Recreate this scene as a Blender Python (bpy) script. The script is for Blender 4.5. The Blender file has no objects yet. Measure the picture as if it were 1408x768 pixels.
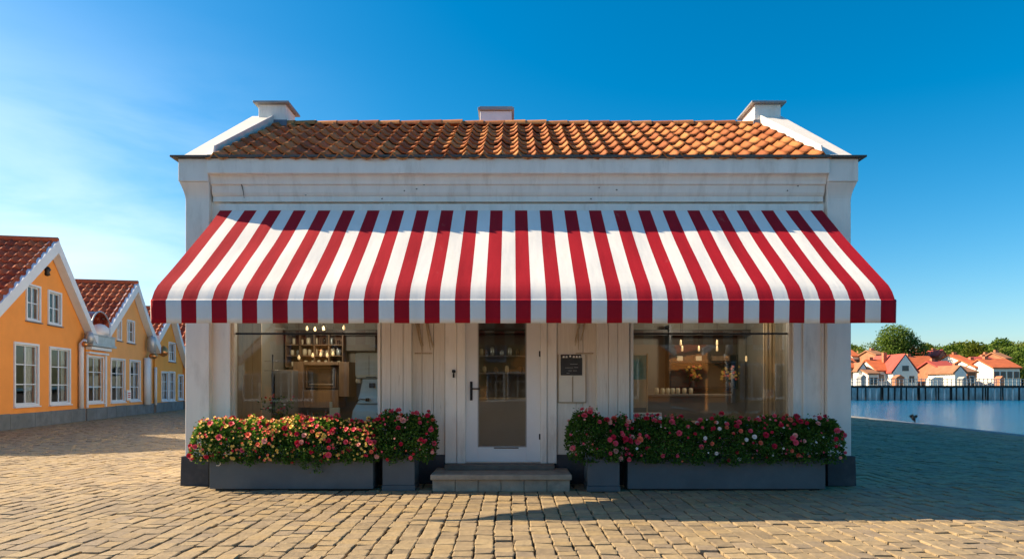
import bpy, math, random
import numpy as np
from mathutils import Vector, Matrix, noise
R = random.Random(7)
PI = math.pi
S = bpy.context.scene
COL = S.collection
CAMZ = 1.36
def X(px, d): return (px - 704) / 900 * d
def Z(py, d): return CAMZ + (530 - py) / 900 * d

# ------------------------------------------------------------------ object helpers
def tag(o, label=None, cat=None, group=None, kind=None):
    if label: o['label'] = label
    if cat: o['category'] = cat
    if group: o['group'] = group
    if kind: o['kind'] = kind
    return o
def empty(name, loc=(0, 0, 0), rz=0, label=None, cat=None, group=None):
    o = bpy.data.objects.new(name, None); COL.objects.link(o)
    o.location = loc; o.rotation_euler = (0, 0, rz); o.empty_display_size = .1
    return tag(o, label, cat, group)
def copy_tree(o, parent=None):
    c = o.copy(); COL.objects.link(c); c.parent = parent
    for ch in list(o.children): copy_tree(ch, c)
    return c

class MB:
    def __init__(s): s.v = []; s.f = []; s.m = []; s.sm = []
    def add(s, vs, fs, mi=0, smooth=False):
        n = len(s.v); s.v += [tuple(p) for p in vs]
        for f in fs: s.f.append([i + n for i in f]); s.m.append(mi); s.sm.append(smooth)
        return s
    def box(s, x0, x1, y0, y1, z0, z1, mi=0):
        v = [(x, y, z) for z in (z0, z1) for y in (y0, y1) for x in (x0, x1)]
        return s.add(v, [(0, 2, 3, 1), (4, 5, 7, 6), (0, 1, 5, 4), (2, 6, 7, 3), (0, 4, 6, 2), (1, 3, 7, 5)], mi)
    def loft(s, rings, mi=0):            # rings: (x0,x1,y0,y1,z)
        v = []
        for (x0, x1, y0, y1, z) in rings: v += [(x0, y0, z), (x1, y0, z), (x1, y1, z), (x0, y1, z)]
        f = [(3, 2, 1, 0)]
        for i in range(len(rings) - 1):
            a = 4 * i; b = a + 4
            for k in range(4):
                q = (k + 1) % 4; f.append((a + k, a + q, b + q, b + k))
        e = 4 * (len(rings) - 1); f.append((e, e + 1, e + 2, e + 3))
        return s.add(v, f, mi)
    def prism(s, poly, a, b, axis='x', mi=0):   # poly in the other two axes
        n = len(poly)
        if axis == 'x': v = [(a, p, q) for p, q in poly] + [(b, p, q) for p, q in poly]
        elif axis == 'y': v = [(p, a, q) for p, q in poly] + [(p, b, q) for p, q in poly]
        else: v = [(p, q, a) for p, q in poly] + [(p, q, b) for p, q in poly]
        f = [tuple(range(n - 1, -1, -1)), tuple(range(n, 2 * n))] + [(i, (i + 1) % n, n + (i + 1) % n, n + i) for i in range(n)]
        return s.add(v, f, mi)
    def tube(s, pts, r, n=8, mi=0, caps=True):
        pts = [Vector(p) for p in pts]; rs = r if isinstance(r, (list, tuple)) else [r] * len(pts)
        v = []; f = []
        for i, p in enumerate(pts):
            t = (pts[min(i + 1, len(pts) - 1)] - pts[max(i - 1, 0)]).normalized()
            a = t.orthogonal().normalized() if i == 0 else (a - t * a.dot(t)).normalized()
            b = t.cross(a)
            for k in range(n):
                q = 2 * PI * k / n; v.append(p + (a * math.cos(q) + b * math.sin(q)) * rs[i])
        for i in range(len(pts) - 1):
            for k in range(n):
                q = (k + 1) % n; f.append((i * n + k, i * n + q, (i + 1) * n + q, (i + 1) * n + k))
        if caps: f.append(tuple(range(n - 1, -1, -1))); f.append(tuple((len(pts) - 1) * n + k for k in range(n)))
        return s.add(v, f, mi, True)
    def lathe(s, prof, c=(0, 0, 0), n=16, mi=0):  # prof (r,z)
        v = []; f = []
        for r, z in prof:
            for k in range(n):
                q = 2 * PI * k / n; v.append((c[0] + r * math.cos(q), c[1] + r * math.sin(q), c[2] + z))
        for i in range(len(prof) - 1):
            for k in range(n):
                q = (k + 1) % n; f.append((i * n + k, i * n + q, (i + 1) * n + q, (i + 1) * n + k))
        f.append(tuple(range(n - 1, -1, -1))); f.append(tuple((len(prof) - 1) * n + k for k in range(n)))
        return s.add(v, f, mi, True)
    def build(s, name, mats, parent=None, bevel=0, local=False):
        me = bpy.data.meshes.new(name)
        v = s.v
        if parent is not None and not local:
            M = (Matrix.Translation(parent_world(parent)[0]) @ Matrix.Rotation(parent_world(parent)[1], 4, 'Z')).inverted()
            v = [tuple(M @ Vector(p)) for p in v]
        me.from_pydata(v, [], s.f)
        if not isinstance(mats, (list, tuple)): mats = [mats]
        for m in mats: me.materials.append(m)
        me.polygons.foreach_set('material_index', s.m)
        me.polygons.foreach_set('use_smooth', s.sm)
        me.update()
        o = bpy.data.objects.new(name, me); COL.objects.link(o)
        if parent is not None: o.parent = parent
        if bevel:
            b = o.modifiers.new('bevel', 'BEVEL'); b.width = bevel; b.segments = 2; b.limit_method = 'ANGLE'; b.angle_limit = .6
            b.harden_normals = False
        return o
def parent_world(p):
    loc = Vector((0, 0, 0)); rz = 0
    if p.type == 'EMPTY': return Vector(p.location), p.rotation_euler.z
    if p.parent is not None: return parent_world(p.parent)
    return loc, rz

# ------------------------------------------------------------------ materials
MATS = {}
def node_mat(name):
    m = bpy.data.materials.new(name); m.use_nodes = True
    nt = m.node_tree; b = nt.nodes['Principled BSDF']
    return m, nt, b
def mix(nt, fac, a, b, mode='MIX'):
    n = nt.nodes.new('ShaderNodeMix'); n.data_type = 'RGBA'; n.blend_type = mode
    for sock, val in ((n.inputs[0], fac), (n.inputs[6], a), (n.inputs[7], b)):
        if hasattr(val, 'links'): nt.links.new(val, sock)
        elif isinstance(val, (int, float)): sock.default_value = val
        else: sock.default_value = (*val, 1)
    return n.outputs[2]
def noisen(nt, scale, detail=5, rough=.6, coord='Object', stretch=None):
    t = nt.nodes.new('ShaderNodeTexCoord'); n = nt.nodes.new('ShaderNodeTexNoise')
    n.inputs['Scale'].default_value = scale; n.inputs['Detail'].default_value = detail; n.inputs['Roughness'].default_value = rough
    src = t.outputs[coord]
    if stretch:
        mp = nt.nodes.new('ShaderNodeMapping'); mp.inputs['Scale'].default_value = stretch
        nt.links.new(src, mp.inputs[0]); src = mp.outputs[0]
    nt.links.new(src, n.inputs['Vector'])
    return n.outputs['Fac']
def ramp(nt, src, stops):
    r = nt.nodes.new('ShaderNodeValToRGB'); e = r.color_ramp.elements
    while len(e) < len(stops): e.new(.5)
    for i, (p, c) in enumerate(stops):
        e[i].position = p; e[i].color = (c, c, c, 1) if isinstance(c, (int, float)) else (*c, 1)
    nt.links.new(src, r.inputs[0]); return r.outputs[0]
def bump(nt, b, src, strength, dist=.01):
    n = nt.nodes.new('ShaderNodeBump'); n.inputs['Strength'].default_value = strength; n.inputs['Distance'].default_value = dist
    nt.links.new(src, n.inputs['Height']); nt.links.new(n.outputs[0], b.inputs['Normal'])
def plain(name, col, rough=.6, var=.12, scale=6, bmp=.15, bd=.004, metal=0, dirt=None, dirt_amt=.35, dscale=2.5, stretch=None, spec=.5):
    if name in MATS: return MATS[name]
    m, nt, b = node_mat(name)
    f = noisen(nt, scale, 6, .6, stretch=stretch)
    lo = tuple(max(0, c * (1 - var)) for c in col); hi = tuple(min(1, c * (1 + var * .7)) for c in col)
    c = mix(nt, ramp(nt, f, [(.3, 0), (.7, 1)]), lo, hi)
    if dirt:
        g = noisen(nt, dscale, 8, .7, stretch=stretch)
        k = ramp(nt, g, [(.52, 0), (.75, dirt_amt)])
        c = mix(nt, k, c, dirt)
    nt.links.new(c, b.inputs['Base Color'])
    b.inputs['Roughness'].default_value = rough; b.inputs['Metallic'].default_value = metal
    b.inputs['Specular IOR Level'].default_value = spec
    if bmp: bump(nt, b, noisen(nt, scale * 8, 4, .6, stretch=stretch), bmp, bd)
    MATS[name] = m; return m
def attr_mat(name, cols, rough=.8, bscale=40, bmp=.4, bd=.004, dirt=None, dirt_amt=.5, dscale=3, spec=.3):
    """colour picked by the face attribute 'rnd' (each stone or tile has its own fired colour)"""
    m, nt, b = node_mat(name)
    a = nt.nodes.new('ShaderNodeAttribute'); a.attribute_name = 'rnd'
    n = len(cols)
    c = ramp(nt, a.outputs['Fac'], [((i + .5) / n, cc) for i, cc in enumerate(cols)])
    f = noisen(nt, 14, 6, .65)
    c = mix(nt, 1, c, ramp(nt, f, [(.25, .72), (.75, 1.15)]), 'MULTIPLY')
    if dirt: c = mix(nt, ramp(nt, noisen(nt, dscale, 8, .7), [(.5, 0), (.78, dirt_amt)]), c, dirt)
    nt.links.new(c, b.inputs['Base Color']); b.inputs['Roughness'].default_value = rough
    b.inputs['Specular IOR Level'].default_value = spec
    bump(nt, b, noisen(nt, bscale, 6, .65), bmp, bd)
    return m
def set_rnd(o, vals):
    a = o.data.attributes.new('rnd', 'FLOAT', 'FACE'); a.data.foreach_set('value', vals)

white_paint = plain('white_paint', (.88, .83, .74), .55, .07, 3, .12, .003, dirt=(.42, .34, .25), dirt_amt=.45, dscale=2.2, stretch=(2.2, 1, .55))
white_plaster = plain('white_plaster', (.88, .83, .75), .75, .07, 2, .25, .004, dirt=(.46, .40, .32), dirt_amt=.45, dscale=1.8, stretch=(2.2, 1, .6))
coping_mat = plain('coping_concrete', (.70, .68, .64), .8, .12, 3, .3, .004, dirt=(.35, .34, .32), dirt_amt=.5, dscale=3)
def board_mat():
    m, nt, b = node_mat('weathered_boards')
    g = noisen(nt, 5, 8, .7, stretch=(9, 1, .5))
    c = mix(nt, ramp(nt, g, [(.3, 0), (.7, 1)]), (.70, .63, .53), (.83, .78, .68))
    k = ramp(nt, noisen(nt, 3.2, 9, .75, stretch=(7, 1, .55)), [(.60, 0), (.68, .55)])
    c = mix(nt, k, c, (.36, .27, .18))
    nt.links.new(c, b.inputs['Base Color']); b.inputs['Roughness'].default_value = .62
    bump(nt, b, noisen(nt, 18, 6, .7, stretch=(10, 1, .5)), .35, .004)
    return m
boards = board_mat()
plinth_mat = plain('dark_plinth', (.045, .048, .055), .7, .25, 5, .3, .004, dirt=(.16, .15, .13), dirt_amt=.3, dscale=4)
gutter_mat = plain('dark_metal_trim', (.10, .085, .075), .45, .2, 6, .1, metal=.3)
grey_trim = plain('grey_flashing', (.30, .31, .32), .5, .2, 4, .1, metal=.2, dirt=(.55, .54, .5), dirt_amt=.4)
black_metal = plain('black_metal', (.018, .018, .02), .4, .1, 8, .05, metal=.4)
planter_mat = plain('planter_slate', (.080, .098, .108), .5, .14, 3, .12, .002, dirt=(.16, .165, .17), dirt_amt=.25, dscale=3.5)
step_mat = plain('step_sandstone', (.30, .26, .20), .85, .25, 7, .5, .006, dirt=(.14, .12, .10), dirt_amt=.55, dscale=4)
soil_mat = plain('soil', (.035, .025, .018), .95, .4, 20, .8, .01)
int_wall = plain('interior_wall', (.27, .25, .21), .8, .12, 1.5, .1)
int_wood = plain('interior_wood', (.24, .15, .085), .55, .25, 4, .15, stretch=(6, 6, .6))
int_pale = plain('pale_panel_wood', (.60, .45, .28), .6, .12, 3, .1, stretch=(7, 7, .4))
int_dark = plain('interior_dark_wood', (.05, .04, .032), .5, .3, 4, .1, stretch=(1, 1, 6))
int_floor = plain('interior_floor', (.30, .22, .15), .5, .2, 3, .1)
cream = plain('cream_ceramic', (.82, .72, .50), .3, .08, 8, 0)
steel = plain('brushed_pale_steel', (.60, .68, .68), .32, .08, 5, .06, metal=.35, stretch=(1, 1, 8))
chrome = plain('chrome', (.75, .75, .75), .15, .03, 5, 0, metal=1)
slate_board = plain('chalkboard_slate', (.03, .033, .034), .6, .2, 10, .1, dirt=(.10, .10, .10), dirt_amt=.5, dscale=9)
chalk = plain('chalk_marks', (.45, .45, .43), .9, .3, 60, 0)
card = plain('notice_card', (.74, .69, .58), .75, .07, 5, .1)

def awning_mat():
    m, nt, b = node_mat('striped_canvas')
    t = nt.nodes.new('ShaderNodeTexCoord'); sp = nt.nodes.new('ShaderNodeSeparateXYZ'); nt.links.new(t.outputs['Object'], sp.inputs[0])
    def mt(op, a, bb=None):
        n = nt.nodes.new('ShaderNodeMath'); n.operation = op
        for i, q in enumerate((a, bb)):
            if q is None: continue
            if hasattr(q, 'links'): nt.links.new(q, n.inputs[i])
            else: n.inputs[i].default_value = q
        return n.outputs[0]
    s = 8.23 / 49
    k = mt('FLOOR', mt('DIVIDE', mt('ADD', sp.outputs[0], 4.115), s))
    par = mt('FLOORED_MODULO', k, 2.0)                       # 0 = red stripe, 1 = white stripe
    f = noisen(nt, 1.3, 6, .65, stretch=(3, 1, .7))
    red = mix(nt, ramp(nt, f, [(.3, 0), (.7, 1)]), (.36, .006, .018), (.44, .010, .024))
    wht = mix(nt, ramp(nt, f, [(.32, 0), (.6, 1)]), (.80, .79, .75), (.87, .86, .83))
    c = mix(nt, par, red, wht)
    c = mix(nt, ramp(nt, noisen(nt, 2.2, 9, .75, stretch=(2, 1, 1)), [(.62, 0), (.8, .25)]), c, (.42, .38, .34))
    b.inputs['Roughness'].default_value = .85; b.inputs['Specular IOR Level'].default_value = .2
    nt.links.new(c, b.inputs['Base Color'])
    fold = noisen(nt, 1.1, 3, .5, stretch=(4.5, 1, .45)); weave = noisen(nt, 220, 2, .5)
    n1 = nt.nodes.new('ShaderNodeBump'); n1.inputs['Strength'].default_value = .4; n1.inputs['Distance'].default_value = .02; nt.links.new(fold, n1.inputs['Height'])
    n2 = nt.nodes.new('ShaderNodeBump'); n2.inputs['Strength'].default_value = .15; n2.inputs['Distance'].default_value = .002
    nt.links.new(weave, n2.inputs['Height']); nt.links.new(n1.outputs[0], n2.inputs['Normal']); nt.links.new(n2.outputs[0], b.inputs['Normal'])
    tr = nt.nodes.new('ShaderNodeBsdfTranslucent'); nt.links.new(c, tr.inputs[0])
    ms = nt.nodes.new('ShaderNodeMixShader'); ms.inputs[0].default_value = .12
    nt.links.new(b.outputs[0], ms.inputs[1]); nt.links.new(tr.outputs[0], ms.inputs[2])
    nt.links.new(ms.outputs[0], nt.nodes['Material Output'].inputs[0])
    return m
canvas = awning_mat()

def glass_mat(name='window_glass', tint=(.93, .95, .94), ior=1.5, wav=.02):
    m = bpy.data.materials.new(name); m.use_nodes = True; nt = m.node_tree; nt.nodes.remove(nt.nodes['Principled BSDF'])
    t = nt.nodes.new('ShaderNodeBsdfTransparent'); t.inputs[0].default_value = (*tint, 1)
    g = nt.nodes.new('ShaderNodeBsdfGlossy'); g.inputs['Roughness'].default_value = .02
    fr = nt.nodes.new('ShaderNodeFresnel'); fr.inputs[0].default_value = ior
    ms = nt.nodes.new('ShaderNodeMixShader')
    bm = nt.nodes.new('ShaderNodeBump'); bm.inputs['Strength'].default_value = wav; bm.inputs['Distance'].default_value = .02
    nt.links.new(noisen(nt, 1.5, 2, .5), bm.inputs['Height']); nt.links.new(bm.outputs[0], g.inputs['Normal'])
    nt.links.new(fr.outputs[0], ms.inputs[0]); nt.links.new(t.outputs[0], ms.inputs[1]); nt.links.new(g.outputs[0], ms.inputs[2])
    nt.links.new(ms.outputs[0], nt.nodes['Material Output'].inputs[0])
    return m
glass = glass_mat()
glass_house = glass_mat('house_glass', (.80, .86, .90), 1.9, .1)

def leaf_mat(name, c0, c1, trans=.3):
    m, nt, b = node_mat(name)
    a = nt.nodes.new('ShaderNodeAttribute'); a.attribute_name = 'rnd'
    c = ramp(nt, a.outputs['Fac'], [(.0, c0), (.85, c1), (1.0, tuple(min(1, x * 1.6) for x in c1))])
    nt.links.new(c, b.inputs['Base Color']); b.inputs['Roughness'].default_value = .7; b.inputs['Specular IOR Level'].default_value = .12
    tr = nt.nodes.new('ShaderNodeBsdfTranslucent'); nt.links.new(mix(nt, 1, c, (1.5, 1.7, .7), 'MULTIPLY'), tr.inputs[0])
    ms = nt.nodes.new('ShaderNodeMixShader'); ms.inputs[0].default_value = trans
    nt.links.new(b.outputs[0], ms.inputs[1]); nt.links.new(tr.outputs[0], ms.inputs[2])
    nt.links.new(ms.outputs[0], nt.nodes['Material Output'].inputs[0])
    return m
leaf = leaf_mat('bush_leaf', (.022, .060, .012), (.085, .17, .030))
tree_leaf = leaf_mat('tree_leaf', (.028, .065, .010), (.13, .19, .03), .25)
tree_leaf2 = leaf_mat('tree_leaf_olive', (.045, .065, .012), (.17, .20, .035), .25)
bark = plain('bark', (.09, .065, .045), .9, .3, 6, .6, .02)
petal = {k: plain('petal_' + k, c, .6, .15, 30, 0) for k, c in
         dict(crimson=(.62, .012, .055), pink=(.80, .10, .16), coral=(.85, .20, .11), blush=(.85, .42, .36), white=(.85, .80, .76), yellow=(.85, .62, .15)).items()}

tile_mat = attr_mat('clay_pantiles', [(.36, .11, .035), (.46, .15, .045), (.54, .19, .055), (.60, .24, .075)], .75, 30, .5, .006, dirt=(.16, .09, .05), dirt_amt=.4, dscale=2.6)
tile_red = attr_mat('red_pantiles', [(.34, .07, .032), (.46, .11, .045), (.54, .15, .06)], .8, 30, .4, .006, dirt=(.09, .05, .04), dirt_amt=.5, dscale=1.4)
sett_mat = attr_mat('granite_setts', [(.26, .20, .125), (.31, .235, .14), (.35, .265, .15), (.38, .29, .165), (.28, .22, .15), (.36, .265, .14)], .72, 14, .8, .014, dirt=(.15, .12, .08), dirt_amt=.65, dscale=.9, spec=.4)

# ------------------------------------------------------------------ world, sun, camera
EL = math.radians(34.5); AZ = math.radians(10.5)      # sun stands to the left, a little behind the shop front
w = bpy.data.worlds.new("World"); S.world = w; w.use_nodes = True
nt = w.node_tree; bg = nt.nodes['Background']
sky = nt.nodes.new('ShaderNodeTexSky'); sky.sky_type = 'NISHITA'; sky.sun_disc = False
sky.sun_elevation = EL; sky.sun_rotation = -(PI / 2 - AZ)
sky.air_density = 1.0; sky.dust_density = .9; sky.ozone_density = 3.5
hs = nt.nodes.new('ShaderNodeHueSaturation'); hs.inputs['Saturation'].default_value = 1.48; hs.inputs['Hue'].default_value = .488
nt.links.new(sky.outputs[0], hs.inputs['Color'])
# thin cirrus veil low on the left
tc = nt.nodes.new('ShaderNodeTexCoord'); mp = nt.nodes.new('ShaderNodeMapping'); mp.inputs['Scale'].default_value = (2.2, 2.2, 9); mp.inputs['Rotation'].default_value = (.12, .28, 0)
nz = nt.nodes.new('ShaderNodeTexNoise'); nz.inputs['Scale'].default_value = 1.3; nz.inputs['Detail'].default_value = 6; nz.inputs['Roughness'].default_value = .55; nz.inputs['Distortion'].default_value = .4
nt.links.new(tc.outputs['Generated'], mp.inputs[0]); nt.links.new(mp.outputs[0], nz.inputs['Vector'])
sx = nt.nodes.new('ShaderNodeSeparateXYZ'); nt.links.new(tc.outputs['Generated'], sx.inputs[0])
def mr(src, a, b, c, d):
    n = nt.nodes.new('ShaderNodeMapRange'); n.interpolation_type = 'SMOOTHSTEP'
    for i, q in enumerate((a, b, c, d)): n.inputs[1 + i].default_value = q
    nt.links.new(src, n.inputs[0]); return n.outputs[0]
def mul(a, b):
    n = nt.nodes.new('ShaderNodeMath'); n.operation = 'MULTIPLY'; nt.links.new(a, n.inputs[0])
    if hasattr(b, 'links'): nt.links.new(b, n.inputs[1])
    else: n.inputs[1].default_value = b
    return n.outputs[0]
cl = mul(mul(mr(nz.outputs['Fac'], .12, .70, 0, 1), mr(sx.outputs[2], .50, .08, 0, 1)), mul(mr(sx.outputs[0], -.12, -.62, 0, 1), .85))
nt.links.new(mix(nt, cl, hs.outputs[0], (6.0, 7.2, 8.0)), bg.inputs[0]); bg.inputs[1].default_value = .074

sl = bpy.data.lights.new('sun', 'SUN'); sl.energy = 4.5; sl.angle = math.radians(.55); sl.color = (1, .79, .53)
so = bpy.data.objects.new('sun', sl); COL.objects.link(so)
sd = Vector((-math.cos(EL) * math.cos(AZ), math.cos(EL) * math.sin(AZ), math.sin(EL)))
so.rotation_euler = sd.to_track_quat('Z', 'Y').to_euler(); so.location = (-20, 0, 30)

cd = bpy.data.cameras.new('camera'); co = bpy.data.objects.new('camera', cd); COL.objects.link(co); S.camera = co
co.location = (0, 0, CAMZ); co.rotation_euler = (PI / 2, 0, 0)
cd.sensor_width = 36; cd.lens = 36 * 900 / 1408; cd.shift_y = (530 - 384) / 1408; cd.clip_end = 6000; cd.clip_start = .05
vs = S.view_settings; vs.view_transform = 'Standard'; vs.look = 'None'; vs.gamma = 1; vs.exposure = 1.25; vs.use_curve_mapping = False

# ------------------------------------------------------------------ setting
def quay(d): return 14.3 - .1034 * (18.3 - d)
g = MB(); yy = [-200, -60, 0, 20, 40, 70, 400]
for a, b in zip(yy[:-1], yy[1:]): g.add([(-1500, a, -.035), (quay(a), a, -.035), (quay(b), b, -.035), (-1500, b, -.035)], [(0, 1, 2, 3)])
gm = plain('ground_joint_sand', (.03, .026, .02), .95, .3, 3, .6, .01)
tag(g.build('ground', gm), kind='structure')

rng = np.random.default_rng(3)
def cobbles():
    V = []; F = []; RN = []; SM = []; base = 0
    cw = .170
    xs0 = np.arange(-26, 16, cw)
    vs_ = []; rn = []
    for x in xs0:
        off = rng.uniform(0, .3); y = 3.3 + off
        while y < 46:
            L = rng.uniform(.125, .215); yc = y + L / 2; y += L
            xc = x + cw / 2
            if abs(xc) > .80 * yc + 1.5: continue
            if xc + cw / 2 > quay(yc) - .42: continue
            if -4.2 < xc < 4.3 and yc > 9.3: continue
            if yc > 30 and xc > -8 and xc < 9: continue
            tt = (yc - 19.8) / .981
            if xc < -15.5 - .192 * tt - .2: continue
            vs_.append((xc, yc, L, x)); rn.append(rng.random())
    n = len(vs_); A = np.array(vs_)
    gx = rng.uniform(.0055, .0095, n); gy = rng.uniform(.0022, .0048, n)
    hx = cw / 2 - gx; hy = A[:, 2] / 2 - gy
    zt = rng.normal(0, .0035, n) + .006 * np.sin(A[:, 0] * 1.7) * np.sin(A[:, 1] * 1.1) + .004 * np.sin(A[:, 0] * 4 + A[:, 1] * 2.3)
    # undulating columns
    wob = .035 * np.sin(A[:, 1] * .35 + 1) + .008 * np.sin(A[:, 1] * 1.7 + A[:, 0] * .4)
    cx = A[:, 0] + wob; cy = A[:, 1]
    tx = rng.normal(0, .020, n); ty = rng.normal(0, .016, n)
    u = np.array([-1, -.88, .88, 1.0]); verts = np.zeros((n, 16, 3))
    cj = rng.normal(0, .006, (n, 4, 2))
    k = 0
    for j in range(4):
        for i in range(4):
            px = u[i] * hx; py = u[j] * hy
            edge = (i in (0, 3)) + (j in (0, 3))
            if edge == 2: px = px * .90; py = py * .93
            ci = (1 if i > 1 else 0) + (2 if j > 1 else 0)
            px = px + cj[:, ci, 0]; py = py + cj[:, ci, 1]
            z = zt + px * tx + py * ty + (0 if edge == 0 else -.0035 if edge == 1 else -.007) + rng.normal(0, .0012, n)
            if edge: pass
            verts[:, k, 0] = cx + px; verts[:, k, 1] = cy + py; verts[:, k, 2] = z; k += 1
    # skirt: 12 rim verts lowered
    rim = [0, 1, 2, 3, 7, 11, 15, 14, 13, 12, 8, 4]
    sk = verts[:, rim, :].copy(); sk[:, :, 2] = -.04
    allv = np.concatenate([verts, sk], axis=1)     # 28 per stone
    fl = []
    for j in range(3):
        for i in range(3): a = j * 4 + i; fl.append((a, a + 1, a + 5, a + 4))
    for q in range(12): fl.append((16 + q, 16 + (q + 1) % 12, rim[(q + 1) % 12], rim[q]))
    fl = np.array(fl)
    faces = (fl[None] + (np.arange(n) * 28)[:, None, None]).reshape(-1, 4)
    me = bpy.data.meshes.new('cobblestone_paving')
    me.vertices.add(n * 28); me.vertices.foreach_set('co', allv.reshape(-1))
    nf = len(faces); me.loops.add(nf * 4); me.loops.foreach_set('vertex_index', faces.reshape(-1).astype(np.int32))
    me.polygons.add(nf); me.polygons.foreach_set('loop_start', np.arange(0, nf * 4, 4, dtype=np.int32))
    me.polygons.foreach_set('loop_total', np.full(nf, 4, dtype=np.int32))
    me.polygons.foreach_set('use_smooth', np.zeros(nf, dtype=bool))
    me.update(calc_edges=True); me.validate()
    me.materials.append(sett_mat)
    o = bpy.data.objects.new('cobblestone_paving', me); COL.objects.link(o)
    set_rnd(o, np.repeat(np.array(rn), len(fl)).astype(np.float32))
    tag(o, kind='structure')
    print('stones', n)
cobbles()
kb = MB(); d = -20
kerb_mat = plain('quay_granite', (.20, .20, .20), .8, .25, 5, .5, .006)
while d < 62:
    L = R.uniform(1.1, 1.5); x0 = quay(d); x1 = quay(d + L - .015)
    kb.add([(x0 - .4, d, .0), (x0, d, .0), (x1, d + L - .015, .0), (x1 - .4, d + L - .015, .0), (x0 - .4, d, -1.6), (x0, d, -1.6), (x1, d + L - .015, -1.6), (x1 - .4, d + L - .015, -1.6)],
           [(0, 1, 2, 3), (0, 4, 5, 1), (1, 5, 6, 2), (2, 6, 7, 3), (3, 7, 4, 0)]); d += L
tag(kb.build('quay_edge', kerb_mat, bevel=.015), kind='structure')

def water_mat():
    m, nt, b = node_mat('harbour_water')
    b.inputs['Base Color'].default_value = (.004, .12, .27, 1); b.inputs['Roughness'].default_value = .16
    b.inputs['IOR'].default_value = 1.33; b.inputs['Specular IOR Level'].default_value = .5
    n1 = noisen(nt, 2.6, 7, .7, stretch=(.7, 1, 1)); bump(nt, b, n1, 1, .5)
    return m
wm = MB(); wm.add([(-4000, -3000, -.8), (5000, -3000, -.8), (5000, 5500, -.8), (-4000, 5500, -.8)], [(0, 1, 2, 3)])
tag(wm.build('water', water_mat()), kind='structure')

# ------------------------------------------------------------------ pantile generator
def pantiles(mb, rn, O, U, V, width, length, tw=.225, tl=.34, amp=.042, jit=.012):
    """tiles on the plane O + s*U + t*V (U across, V up the slope)"""
    O = Vector(O); U = Vector(U).normalized(); V = Vector(V).normalized(); N = U.cross(V)
    if N.z < 0: N = -N
    nc = int(round(width / tw)); nr = int(round(length / tl)); tw = width / nc; tl = length / nr
    K = 6
    for r in range(nr):
        for c in range(nc):
            s0 = c * tw; t0 = r * tl; v = []; dj = R.gauss(0, jit); sj = R.gauss(0, jit * .4); zj = R.gauss(0, jit * .3)
            for row in range(3):
                t = t0 - .035 + dj + row / 2 * (tl + .03); lift = .034 * (1 - row / 2)
                for k in range(K + 1):
                    q = k / K; prof = (.5 - .5 * math.cos(2 * PI * min(1, q * 1.0))) ** 1.2 * amp * 1.6
                    # asymmetric roll
                    sq = q + .10 * math.sin(2 * PI * q)
                    v.append(O + U * (s0 + sj + sq * tw * 1.03) + V * t + N * (prof + lift + zj))
            for k in range(K + 1): v.append(v[k] - N * .022 + V * .004)
            f = []; W = K + 1
            for row in range(2):
                for k in range(K): a = row * W + k; f.append((a, a + 1, a + W + 1, a + W))
            for k in range(K): f.append((3 * W + k, 3 * W + k + 1, k + 1, k))
            mb.add(v, f, 0, True); rn += [R.random()] * len(f)

# ------------------------------------------------------------------ the shop
XL, XR = -4.47, 4.64
CX = .085
def mir(x): return 2 * CX - x
shop = empty('shop_building', (CX, 9, 0), 0, 'white single storey shop with glass door, two display windows and orange clay tile roof', 'shop')
# walls
b = MB()
b.box(XL + .01, XL + .26, 9.06, 13.7, 0, 4.40); b.box(XR - .26, XR - .01, 9.06, 13.7, 0, 4.40)
b.box(XL + .27, XR - .27, 13.45, 13.7, 0, 4.40)
for xa, xb in ((XL + .02, XL + .25), (XR - .25, XR - .02)):
    b.prism([(8.9, 4.40), (13.7, 4.40), (11.3, 5.82)], xa, xb, 'x')
b.build('side_wall', white_plaster, shop)
# front wall as pieces round the openings (d 9.06 .. 9.30)
WL0, WL1 = X(318, 9.1), X(523, 9.1); WR0, WR1 = X(867, 9.1), X(1089, 9.1); WZ0, WZ1 = .78, 2.75
DX0, DX1 = X(640, 9.15), X(743, 9.15); DZ0, DZ1 = .295, 2.52
b = MB()
b.box(XL + .27, WL0, 9.07, 9.30, 0, 3.96); b.box(WR1, XR - .27, 9.07, 9.30, 0, 3.96)
b.box(WL0, WL1, 9.07, 9.30, 0, WZ0); b.box(WR0, WR1, 9.07, 9.30, 0, WZ0)
b.box(WL0, WL1, 9.07, 9.30, WZ1, 3.96); b.box(WR0, WR1, 9.07, 9.30, WZ1, 3.96)
b.box(WL1, DX0 - .02, 9.17, 9.30, 0, 3.96); b.box(DX1 + .02, WR0, 9.17, 9.30, 0, 3.96)
b.box(DX0 - .02, DX1 + .02, 9.17, 9.30, DZ1 + .02, 3.96); b.box(DX0 - .02, DX1 + .02, 9.19, 9.30, 0, DZ0 - .01)
b.build('front_wall', white_plaster, shop)
# plank cladding of the entrance bay
b = MB()
def planks(x0, x1, widths, z0, z1, df, dback):
    x = x0; i = 0
    while x < x1 - .01:
        wd = min(widths[i % len(widths)], x1 - x)
        if x1 - (x + wd) < .04: wd = x1 - x
        q = R.uniform(-.003, .003)
        b.box(x + .003, x + wd - .003, df + q, dback, z0 + R.uniform(0, .006), z1); x += wd; i += 1
PX0, PX1 = X(567, 9.13), X(820, 9.13)
planks(PX0, X(612, 9.13), [.135, .16, .15], .40, 3.6, 9.125, 9.168)
planks(X(766, 9.13), PX1, [.36, .15, .15], .40, 3.6, 9.125, 9.168)
planks(X(612, 9.13), X(766, 9.13), [.3], DZ1 + .12, 3.6, 9.125, 9.168)
b.build('plank_cladding', boards, shop, bevel=.004)
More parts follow.
